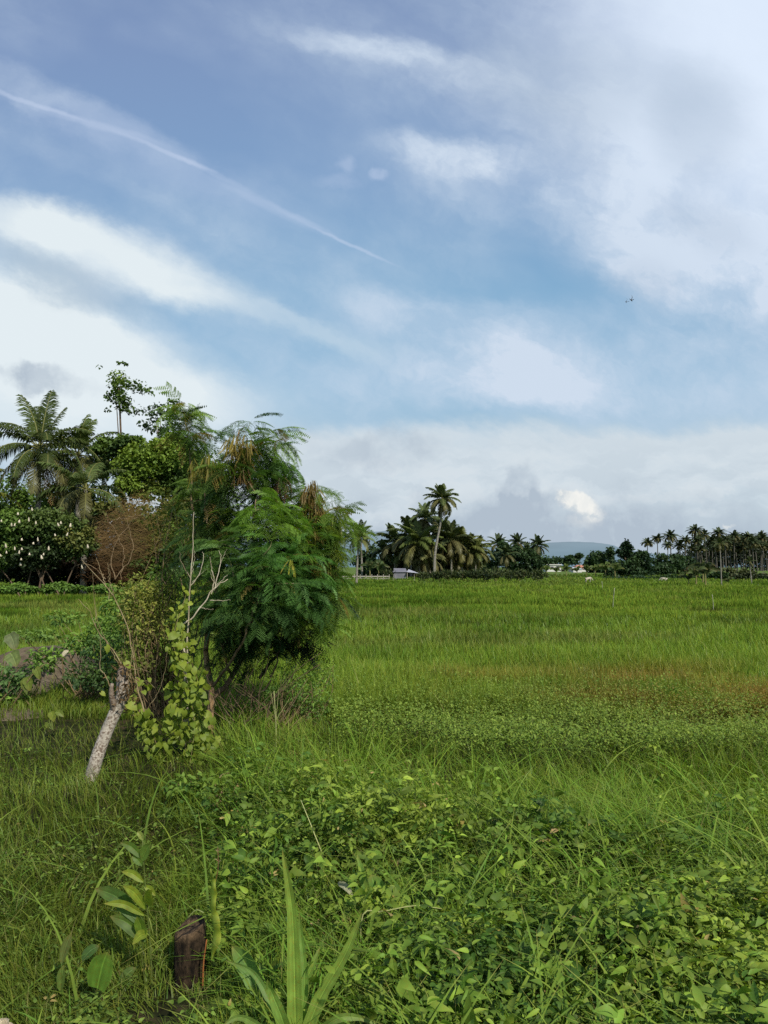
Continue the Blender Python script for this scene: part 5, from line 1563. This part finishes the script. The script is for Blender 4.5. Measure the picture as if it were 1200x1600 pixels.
# low weeds in front along the edge of the left field
for (px, w_, hgt_, lab) in ((25, 40, 8, "low bright weeds along the far left field edge under the flowering bush"), (95, 44, 14, "rounded green weed clump left of centre under the flowering bush"), (165, 40, 8, "low green weeds at the foot of the dry brown bush"), (232, 46, 16, "ferny green clump at the foot of the leafy tree"), (-40, 40, 12, "weeds at the far left field edge cut by the picture edge")):
    btree("weed_clump", lab, "weeds", px, 40, [(px + dx_, 921 - hgt_ * hs_ * .4, dy_, w_ * .45, hgt_ * hs_, int(w_ * 9), (.04, .09, .018), (.09, .17, .03)) for dx_, dy_, hs_ in ((-18, 0, .45), (2, 3, .95), (24, -2, .35), (10, -4, .6))], .17, tr=.01)

# ------------------------------------------------------------------ middle cluster of palms
Yc = 140.0
CM = (.055, .085, .032)
palm("coconut_palm", "tallest coconut palm with slightly leaning trunk above the middle palm cluster", gz(678, 128), P(691, 781, 128), 3.9, 26, detail=18, parts=True, col=(.065, .095, .035), dead=5, tr=.21, seed=21, w=.13, lean=.15)
palm("coconut_palm", "second palm crown just below and left of the tallest one", gz(672, 136), P(664, 812, 136), 4.4, 24, detail=16, parts=True, col=(.075, .115, .05), dead=5, tr=.2, seed=22, w=.13)
mid = [(642, 838, 4.3, 23, CM, "full palm crown low on the left side of the middle cluster"), (618, 848, 4.2, 24, CM, "palm at the left end of the middle cluster with arching lower fronds"),
       (655, 850, 4.6, 25, (.075, .11, .03), "palm with olive hanging fronds directly left of the tallest trunk"), (704, 845, 4.0, 26, (.045, .065, .028), "dark palm directly right of the tallest trunk"),
       (722, 856, 4.2, 27, (.09, .115, .035), "yellowish palm on the right side of the middle cluster"), (712, 872, 3.6, 28, (.08, .10, .035), "short palm at the foot of the tallest trunk on its right"),
       (640, 868, 4.4, 29, (.07, .10, .03), "low palm over the grey shed"), (668, 872, 3.6, 30, (.10, .115, .05), "short palm at the foot of the tallest trunk on its left"), (742, 862, 3.4, 32, (.075, .1, .03), "palm at the right end of the middle cluster"), (690, 832, 3.4, 33, CM, "dark palm crown hidden behind the tallest trunk")]
for (px, py, L_, sd, c_, lab) in mid:
    Yq = 132 + (sd % 5) * 3
    palm("coconut_palm", lab, gz(px + (sd % 3) - 1, Yq), P(px, py, Yq), L_ * 1.25, 22, group="palms of the middle cluster", detail=17, col=c_, dead=2, tr=.18, seed=sd, w=.14, nuts=False)
palm("coconut_palm", "bright green palm just right of the feathery tree with a pale trunk", gz(557, 84), P(560, 842, 84), 2.4, 18, detail=18, col=(.10, .15, .04), dead=2, tr=.12, seed=41, w=.10, nuts=False)
palm("coconut_palm", "darker palm crown behind the bright palm beside the feathery tree", gz(566, 120), P(564, 832, 120), 2.8, 14, detail=14, col=(.05, .08, .035), dead=1, tr=.14, seed=42, w=.13, nuts=False)
for (px, py, L_, Yq, sd, lab) in ((738, 852, 2.6, 150, 51, "small dark palm in the gap right of the middle cluster"), (600, 862, 2.6, 150, 52, "dark palm top between the bright palm and the middle cluster"), (778, 850, 2.8, 190, 53, "left palm of the trio beside the white house"),
                                   (809, 849, 2.7, 190, 54, "middle palm of the trio beside the white house"), (840, 853, 3.0, 185, 55, "right palm of the trio, standing apart near the white house"), (822, 862, 2.6, 190, 56, "lower palm between the middle and right palm of the trio"), (791, 868, 2.6, 170, 57, "low slim palm under the trio with a visible pale trunk")):
    palm("coconut_palm", lab, gz(px, Yq), P(px, py, Yq), L_ * 1.3, 19, group="palms in the middle distance", detail=14, col=(.035, .06, .028), dead=1, tr=.15, seed=sd, w=.2, nuts=False)

FD = (.010, .026, .012); FM = (.030, .060, .022); FL = (.06, .10, .028)
def ft(px, Yq, blobs, lab, leaf=.55, nm="distant_tree", cat="tree", tr=.18, trunks=((0, 0),), group=None):
    return btree(nm, lab, cat, px, Yq, blobs, leaf, trunks=trunks, tr=tr, group=group, grow=1.28)
ft(590, 160, [(590, 872, 0, 26, 18, 800, FD, FM), (570, 880, 0, 22, 18, 600, FD, FM)], "dark rounded tree between the feathery tree and the middle cluster", .7)
ft(610, 150, [(610, 885, 0, 34, 14, 1000, FD, FM), (640, 890, 0, 34, 18, 900, FD, FD), (590, 892, 0, 30, 12, 600, FD, FL)], "dark thicket behind the grey shed", .6)
ft(680, 146, [(680, 880, 0, 44, 26, 1800, (.006, .012, .006), FM), (650, 868, 0, 34, 26, 1000, (.006, .012, .006), FM), (725, 885, 0, 34, 18, 900, FD, (.06, .075, .025))], "black green undergrowth inside the middle palm cluster", .7)
ft(768, 178, [(768, 878, 0, 20, 16, 700, FD, FD), (750, 885, 0, 20, 12, 500, FD, FM)], "small black tree left of the palm trio", .8)
ft(795, 182, [(793, 862, 0, 18, 14, 700, FD, FM), (812, 876, 0, 30, 18, 1100, FD, FM), (835, 880, 0, 24, 16, 700, FD, FM), (782, 866, 0, 14, 12, 400, FD, FD)], "dark rounded tree filling the space under the palm trio", .8)
ft(905, 300, [(906, 866, 0, 9, 7, 300, FD, FM)], "small lone round tree top above the red roof", 1.0)
ft(880, 330, [(870, 878, 0, 34, 6, 700, FD, FM), (885, 873, 0, 16, 5, 300, FD, FM), (850, 877, 0, 16, 5, 300, FD, FM)], "low dark tree line behind the white house", 1.3, tr=.4)
ft(940, 240, [(937, 876, 0, 20, 16, 1000, FD, FM), (925, 884, 0, 14, 10, 400, FD, FM)], "dark broad tree right of the red roof", .9, tr=.3)
ft(955, 235, [(954, 862, 0, 6, 8, 240, FD, FM), (955, 876, 0, 5, 12, 240, FD, FM)], "narrow columnar dark tree beside the broad tree right of the red roof", .8)
ft(985, 150, [(977, 864, 0, 12, 16, 500, FD, FD), (990, 870, 0, 16, 14, 700, FD, FM), (985, 890, 0, 30, 18, 1500, FD, FM), (1000, 880, 0, 18, 16, 700, FD, FD), (965, 893, 0, 18, 12, 500, FD, FM), (976, 854, 0, 6, 7, 120, FD, FD)], "large blackish green tree mass left of the right hand palm grove", .6, tr=.3)
ft(1030, 170, [(1030, 885, 0, 26, 16, 1000, FD, FM), (1045, 876, 0, 20, 12, 600, FD, FM), (1020, 895, 0, 30, 10, 600, FD, FM)], "dark green tree under the left end of the right hand palm grove", .7)
ft(1070, 180, [(1066, 876, 0, 24, 12, 900, FD, FM), (1060, 890, 0, 34, 14, 1100, FD, FL)], "rounded green tree in front of the right hand palm grove", .7)
ft(1160, 110, [(1150, 898, 0, 26, 10, 900, (.03, .04, .02), (.06, .075, .03)), (1175, 900, 0, 30, 9, 700, FD, (.05, .06, .03)), (1130, 900, 0, 20, 8, 400, FD, FM)], "low olive scrub in front of the right end of the palm grove", .45, nm="scrub", cat="scrub", tr=.05)
ft(1200, 400, [(1120, 868, 0, 56, 20, 2600, (.012, .020, .012), (.03, .042, .024)), (1160, 852, 0, 60, 16, 2200, (.016, .026, .016), (.04, .055, .03)), (1190, 864, 0, 50, 26, 2600, (.016, .026, .016), (.04, .055, .03)), (1240, 866, 0, 50, 24, 1200, FD, FM)], "dark leafy mass filling the right hand palm grove behind its trunks", 1.4, tr=.3)  # greyed dark leaf colours carry painted distance haze
ft(1060, 120, [(1025, 903, 0, 40, 5, 600, FD, FM), (1070, 904, 0, 30, 5, 500, FD, FM), (980, 905, 0, 40, 4, 500, FD, FD), (1120, 905, 0, 50, 6, 700, FD, FM), (1180, 906, 0, 40, 5, 500, FD, FD)], "low hedge line at the far field edge below the palm grove", .5, nm="hedge", cat="hedge", tr=.04)
# right hand grove: one of each kind, then copies
protos = []
for k, (sd, L_, H_) in enumerate(((61, 3.5, 19.), (62, 3.3, 20.), (63, 3.7, 18.5), (64, 3.1, 17.))):
    protos.append((palm("coconut_palm", "x", (0, 200., 0), (.9 - .6 * k, 200., H_), L_ * 1.3, 22, detail=13, col=(.040, .064, .032), dead=1, tr=.26, seed=sd, w=.30, nuts=False), H_, L_))
used = [False] * 4
GRP = "coconut palms of the grove on the right"
named = {(1009, 848): "small isolated palm at the left end of the right hand grove", (1027, 841): "second palm from the left in the right hand grove, standing clear of its neighbours",
         (1047, 838): "third palm from the left in the right hand grove", (1069, 844): "fourth palm from the left in the right hand grove, with a dense heavy crown", (1088, 829): "tallest palm of the right hand grove, fifth from its left end",
         (1125, 833): "palm of the right hand grove crowning above the slim lone trunk", (1193, 842): "palm crown at the right picture edge", (1171, 839): "second palm crown from the right picture edge"}
spots = [(1009, 848), (1027, 841), (1047, 838), (1041, 852), (1069, 844), (1088, 829), (1089, 846), (1104, 836), (1107, 852), (1125, 833), (1133, 845), (1151, 843), (1141, 850), (1171, 839), (1164, 850), (1193, 842), (1182, 850), (1197, 856), (1210, 840), (1225, 846), (1098, 858), (1117, 842), (1157, 856), (1146, 838), (1094, 841), (1112, 846), (1119, 855), (1128, 858), (1138, 856), (1160, 846), (1176, 848), (1187, 838), (1190, 852), (1080, 856), (1062, 852), (1204, 848)]
for k, (px, py) in enumerate(spots):
    q = k % 4; src, H_, L_ = protos[q]
    Yq = 335 + 45 * (((k * 37) % 10) / 10.0)
    zt = P(px, py, Yq)[2]
    lab = named.get((px, py), "slender dark palm standing close among the others in the right hand grove")
    sc_ = zt / H_ ; wd = {0: .86, 3: .85, 4: 1.12, 5: 1.15}.get(k, .95 + .1 * ((k * 7) % 5) / 5)
    loc = (gz(px, Yq)[0], Yq, 0)
    if not used[q]:
        used[q] = True; src.location = loc; src.rotation_euler = (0, 0, k * 1.1); src.scale = (wd, wd, sc_); src["label"] = lab; src["group"] = GRP
    else: copy_thing(src, loc, k * 1.7, (wd, sc_), lab, GRP)
# extra bare trunks between them belong to palms further back
# the slim palm in front, small banana plants
palm("slim_palm", "slim lone palm with thin pale trunk standing in front of the right hand grove", gz(1125, 74), P(1125, 850, 74), 1.0, 12, detail=14, col=(.04, .065, .03), dead=1, tr=.055, seed=71, w=.16, nuts=False, lean=.1)
palm("slim_palm", "thin pale trunked young palm near the right picture edge", gz(1172, 88), P(1171, 878, 88), .9, 9, detail=12, col=(.045, .07, .03), dead=1, tr=.05, seed=72, w=.16, nuts=False)


def banana(name, lab, px, Yq, H_, n, group=None, col=(.07, .115, .035), sd=0, spread=1.0, cat="banana plant"):
    r = gz(px, Yq); t = thing(name, lab, cat, tuple(r), group); rg = np.random.default_rng(sd)
    g = Geo(); tube(g, smooth_path([np.zeros(3), np.array([rg.normal(0, .05), 0, H_ * .3]), np.array([rg.normal(0, .1), 0, H_ * .55])], 6), np.linspace(.10, .05, 6) * H_ / 2.5, 7, (.20, .20, .10)); obj("stem", g, M_DRY, t)
    g = Geo()
    for k in range(n):
        az = k * 2.4 + rg.normal(0, .3); e0 = rg.uniform(.4, 1.35); Lf = H_ * rg.uniform(.5, .75) * spread
        p0 = np.array([0, 0, H_ * rg.uniform(.4, .58)]); d0 = np.array([cos(az) * cos(e0), sin(az) * cos(e0), sin(e0)])
        p1 = p0 + d0 * Lf * .55; p2 = p1 + (d0 * np.array([1.2, 1.2, .2]) + np.array([0, 0, -.35])) * Lf * .5
        strap(g, [p0, p1, p2], H_ * .16, np.array(col) * rg.uniform(.6, 1.5), 7, .25, rg.normal(0, .6), prof=lambda t_: np.sin(pi * np.clip(.03 + .97 * t_, 0, 1)) ** .6)
    obj("leaves", g, M_PALM, t)
    return t


k = 0
BL = "bushy banana plants in the row at the far field edge"
rowlab = ["pale leaved plant left of the grey shed", "low leafy plant right of the grey shed", "leafy plant at the foot of the tallest palm trunk", "second leafy plant right of the tallest palm trunk", "leafy plant right of the middle palm cluster", "round dark bush at the middle of the far field edge",
          "round leafy bush next to the middle field edge bush", "leafy bush below the left palm of the trio", "leafy bush below the middle palm of the trio", "leafy bush below the right palm of the trio", "last round bush of the row left of the white house"]
for k, (px, Yq, H_) in enumerate(((604, 118, 2.4), (661, 100, 1.6), (684, 97, 1.9), (700, 97, 2.1), (722, 96, 2.0), (742, 95, 2.1), (758, 94, 2.0), (773, 90, 2.6), (795, 95, 2.2), (812, 90, 2.3), (838, 88, 2.2))):
    r = gz(px, Yq)
    rg = np.random.default_rng(k + 5)
    t = thing("leafy_bush", rowlab[k], "bush", tuple(r), "bushes in the row along the far field edge")
    g = Geo()
    n = 260; q = norm(rg.normal(0, 1, (n, 3))) * rg.random((n, 1)) ** .4 * [1.15, 1.0, .5]
    q = q * H_ * .5 + np.array([0, 0, H_ * .42]); q[:, 2] = np.maximum(q[:, 2], .1)
    d = norm(rg.normal(0, .6, (n, 3)) + [0, 0, .55]); up = norm(rg.normal(0, 1, (n, 3)))
    scatter(g, T_OV2, q, frames(d, up), rg.uniform(.35, .62, n), lerp((.015, .03, .012), (.085, .115, .045), rg.random(n) ** 1.5)); obj("foliage", g, M_PALM, t)
    g = Geo()
    for z_ in range(5): tube(g, [np.array([rg.normal(0, .15), rg.normal(0, .15), -.1]), np.array([rg.normal(0, .4), rg.normal(0, .4), H_ * .55])], [.03, .015], 5, (.6, .55, .4))
    obj("stems", g, M_TWIG, t)
bl = ["banana plant left of the white house", "banana plant in front of the white house", "banana plant between the white house and the red roof", "banana plant in front of the grey roof", "banana plant below the middle of the red roof", "banana plant at the right end of the red roof", "banana plant between the red roof and the big dark tree", "pale banana plant against the big dark tree"]
for k, (px, Yq, H_) in enumerate(((853, 150, 2.6), (868, 150, 2.1), (884, 150, 2.7), (900, 152, 2.2), (915, 150, 2.6), (930, 148, 2.8), (945, 146, 3.0), (960, 144, 3.0))):
    banana("banana_plant", bl[k], px, Yq, H_, 13, "banana plants in front of the far houses", sd=k + 3)
bl2 = ["leftmost banana plant standing out in the field before the right hand grove", "broad leaved banana plant left of the slim lone palm", "banana plant with pale torn leaf beside the slim lone palm", "low banana shoot right of the slim lone palm", "dark banana plant behind the slim lone palm"]
for k, (px, Yq, H_) in enumerate(((1074, 76, 1.5), (1085, 75, 2.3), (1100, 76, 2.6), (1136, 74, 1.0), (1096, 90, 2.8))):
    banana("banana_plant", bl2[k], px, Yq, H_, 10, "banana plants before the right hand grove", sd=k + 23, col=(.05, .075, .032), spread=1.1)
for k, (px, lab) in enumerate(((578, "banana plant left of the grey shed in deep shade"), (592, "banana plant next to the shed with upright leaves"))):
    banana("banana_plant", lab, px, 118, 3.2, 12, "banana plants beside the grey shed", sd=k + 33, col=(.05, .085, .035))

# ------------------------------------------------------------------ buildings
def box(g, x0, x1, y0, y1, z0, z1, c=(1, 1, 1)):
    V = np.array([[x, y, z] for z in (z0, z1) for y in (y0, y1) for x in (x0, x1)])
    g.add(V, f4=[[0, 2, 3, 1], [4, 5, 7, 6], [0, 1, 5, 4], [2, 6, 7, 3], [0, 4, 6, 2], [1, 3, 7, 5]], c=c)
    return g


def prism(g, x0, x1, y0, y1, z0, z1, ov=.3, hip=.0):
    ym = (y0 + y1) / 2
    V = [[x0 - ov, y0 - ov, z0], [x1 + ov, y0 - ov, z0], [x1 + ov, y1 + ov, z0], [x0 - ov, y1 + ov, z0], [x0 + hip, ym, z1], [x1 - hip, ym, z1]]
    g.add(V, f3=[[0, 4, 3], [1, 2, 5]], f4=[[0, 1, 5, 4], [2, 3, 4, 5], [0, 3, 2, 1]])
    return g


Yh = 300.0; s = Yh / F
t = thing("white_house", "small white flat roofed house beyond the field behind banana plants", "house", tuple(gz(865, Yh)))
w2 = 11 * s; top = CH + (HZ - 881.5) * s
g = Geo(); box(g, -w2, w2, 0, 7, 0, top - .35); obj("wall", g, M_WALLW, t, smooth=False)
g = Geo(); box(g, -w2 - .25, w2 + .25, -.4, 7.3, top - .35, top); obj("roof", g, M_WALLW, t, smooth=False)
for (a, b_, z0, z1) in ((-1.4, -.2, top - 1.9, top - .95), (.9, 2.2, top - 2.2, top - .8)):
    g = Geo(); box(g, a, b_, -.06, .05, z0, z1); w_ = obj("window", g, M_DARKH, t, smooth=False)
    g = Geo(); box(g, a - .08, b_ + .08, -.09, -.02, z0 - .12, z0 - .02); obj("sill", g, M_WALLW, w_, smooth=False)
t = thing("red_roofed_house", "low house with a faded red pitched roof to the right of the white house", "house", tuple(gz(912, Yh)))
g = Geo(); box(g, -17 * s, 17 * s, 0, 8, 0, 1.45); obj("wall", g, M_WALLW, t, smooth=False)
g = Geo(); prism(g, -17 * s, 17 * s, 0, 8, 1.25, CH + (HZ - 882.5) * s, .4, 2.4); obj("roof", g, M_ROOFR, t, smooth=False)
t = thing("grey_roofed_house", "small outbuilding with light grey roof in front of the red roofed house", "house", tuple(gz(902, 262)))
g = Geo(); box(g, -1.6, 1.4, 0, 3, 0, 1.2); obj("wall", g, M_WALLW, t, smooth=False)
g = Geo(); prism(g, -1.6, 1.4, 0, 3, 1.15, 1.9, .25); obj("roof", g, M_ROOFB, t, smooth=False)
# shed
Ys = 118; s = Ys / F
t = thing("shed", "low grey shed with light sheet roof at the foot of the middle palm cluster", "shed", tuple(gz(636, Ys)))
g = Geo(); box(g, -2.1, -.2, 0, 2.2, 0, 1.15); obj("wall", g, M_SHED, t, smooth=False)
g = Geo(); V = [[-.1, -.7, 1.15], [2.0, -.7, .95], [2.3, 2.0, .8], [.3, 2.0, 1.55], [-.1, -.7, 1.19], [2.0, -.7, .99], [2.3, 2.0, .84], [.3, 2.0, 1.59]]
g.add(V, f4=[[0, 3, 2, 1], [4, 5, 6, 7], [0, 1, 5, 4], [1, 2, 6, 5], [2, 3, 7, 6], [3, 0, 4, 7]]); obj("roof", g, M_SHEDR, t, smooth=False)
g = Geo(); prism(g, -2.1, -.2, 0, 2.2, 1.15, 1.75, .2); obj("roof", g, M_SHED, t, smooth=False)
for (x, y, h_) in ((.0, -.6, 1.15), (1.9, -.6, .97), (2.2, 1.9, .8), (.4, 1.9, 1.5)):
    g = Geo(); tube(g, [np.array([x, y, -.1]), np.array([x, y, h_])], .04, 6); obj("post", g, M_POST, t)
for k, (px, Yq, h_, lab) in enumerate(((614, 100, .95, "pale leaning post left of the grey shed"), (618, 101, .8, "short pale post next to the leaning post by the shed"), (647, 92, 1.05, "upright pale post in front of the grey shed"), (1172, 80, 1.0, "thin pale post at the field edge near the right picture edge"), (939, 60, .8, "thin pale stake in the field before the red roof"), (955, 32, 1.05, "thin pale stake standing in the open field"), (1110, 30, .85, "faint thin stake in the field at the right"))):
    r = gz(px, Yq); g = Geo(); tube(g, smooth_path([np.array([0, 0, -.1]), np.array([.03, 0, h_ * .5]), np.array([.10 if k in (0, 5) else .0, 0, h_])], 6), .0042 * Yq / 20 + .003, 6, (1, 1, 1), wob=.2)
    tag(obj("wooden_post", g, M_POST, loc=tuple(r)), lab, "post")
# low fence behind the bright palm
t = thing("low_fence", "low pale fence at the far field edge behind the bright palm", "fence", tuple(gz(572, 112)))
g = Geo(); box(g, -3.6, 3.6, 0, .05, .45, .62); box(g, -3.6, 3.6, 0, .05, .15, .26); obj("rail", g, M_POST, t, smooth=False)
for k in range(9):
    g = Geo(); x = -3.5 + k * .875; box(g, x - .05, x + .05, -.06, -.005, 0, .85); obj("post", g, M_POST, t, smooth=False)

# ------------------------------------------------------------------ animals
def skin_obj(name, verts, edges, radii, mat, loc, rz=0, sub=2):
    me = bpy.data.meshes.new(name); me.from_pydata([tuple(v) for v in verts], edges, []); me.materials.append(mat)
    o = bpy.data.objects.new(name, me); COL.objects.link(o); o.location = loc; o.rotation_euler = (0, 0, rz)
    m = o.modifiers.new("Skin", 'SKIN')
    if not me.skin_vertices: me.skin_vertices.new()
    for k, r_ in enumerate(radii):
        sv = me.skin_vertices[0].data[k]; sv.radius = (r_, r_) if isinstance(r_, (int, float)) else r_; sv.use_root = (k == 0)
    s_ = o.modifiers.new("Subdivision", 'SUBSURF'); s_.levels = sub; s_.render_levels = sub
    m.use_smooth_shade = True
    return o


def goat(label, loc, rz, scale, lying=False):
    z = 0.0 if not lying else -.27
    V = [(-.30, 0, .56), (-.05, 0, .55), (.22, 0, .58), (.36, 0, .60), (.48, 0, .50), (.60, 0, .34), (.70, 0, .26),   # spine, neck, lowered head
         (-.42, 0, .55), (-.46, 0, .66)]
    Rr = [.13, .15, .14, .10, .065, .055, .032, .03, .015]
    E = [(0, 1), (1, 2), (2, 3), (3, 4), (4, 5), (5, 6), (0, 7), (7, 8)]
    def leg(root, pts, rr):
        k0 = root
        for p, q in zip(pts, rr): V.append(p); Rr.append(q); E.append((k0, len(V) - 1)); k0 = len(V) - 1
    if not lying:
        for sg in (-1, 1):
            leg(0, [(-.28, sg * .08, .40), (-.38, sg * .08, .24), (-.34, sg * .08, .03)], (.065, .028, .022))
            leg(2, [(.24, sg * .08, .40), (.26, sg * .08, .22), (.25, sg * .08, .03)], (.05, .026, .022))
    else:
        for sg in (-1, 1):
            leg(0, [(-.24, sg * .12, .40), (-.10, sg * .15, .34), (-.22, sg * .16, .30)], (.065, .03, .022))
            leg(2, [(.26, sg * .10, .42), (.36, sg * .12, .34), (.24, sg * .14, .30)], (.05, .026, .022))
    leg(5, [(.54, .07, .40)], (.018,)); leg(5, [(.54, -.07, .40)], (.018,))
    V2 = [(x, y, zz + z) for x, y, zz in V]
    o = skin_obj("goat", V2, E, Rr, M_FUR, loc, rz); o.scale = (scale,) * 3
    return tag(o, label, "goat")


Yg = 84
lz = .22
goat("small pale goat grazing in the field below the red roof", (gz(918, Yg)[0], Yg, .12), .35, .95)
goat("pale goat lying in the far grass left of the right hand grove", (gz(1036, 92)[0], 92, .22), 2.8, .95, lying=True)


def bird(label, px, py, Y, s_, rz, up):
    V = [(0, 0, 0), (.10, 0, .0), (.17, 0, .01), (-.12, 0, 0), (-.22, 0, -.01)]; Rr = [.035, .03, .018, .022, .010]
    E = [(0, 1), (1, 2), (0, 3), (3, 4)]
    for sg in (-1, 1):
        k0 = 0
        for p, q in (((.02, sg * .12, .10 * up), (.035, .012)), ((-.02, sg * .26, .22 * up), (.028, .008)), ((-.10, sg * .42, .26 * up), (.010, .005))):
            V.append(p); Rr.append(q); E.append((k0, len(V) - 1)); k0 = len(V) - 1
    o = skin_obj("bird", V, E, Rr, M_BIRD, tuple(P(px, py, Y)), rz, 1); o.scale = (s_,) * 3; o.rotation_euler = (.9, .5, rz)
    return tag(o, label, "bird")


bird("larger dark bird of the pair flying high on the right, wings spread", 986, 469, 60, 1.0, .5, 1.0)
bird("smaller dark bird just left of the larger flying one", 978, 472, 62, .62, .9, 1.6)
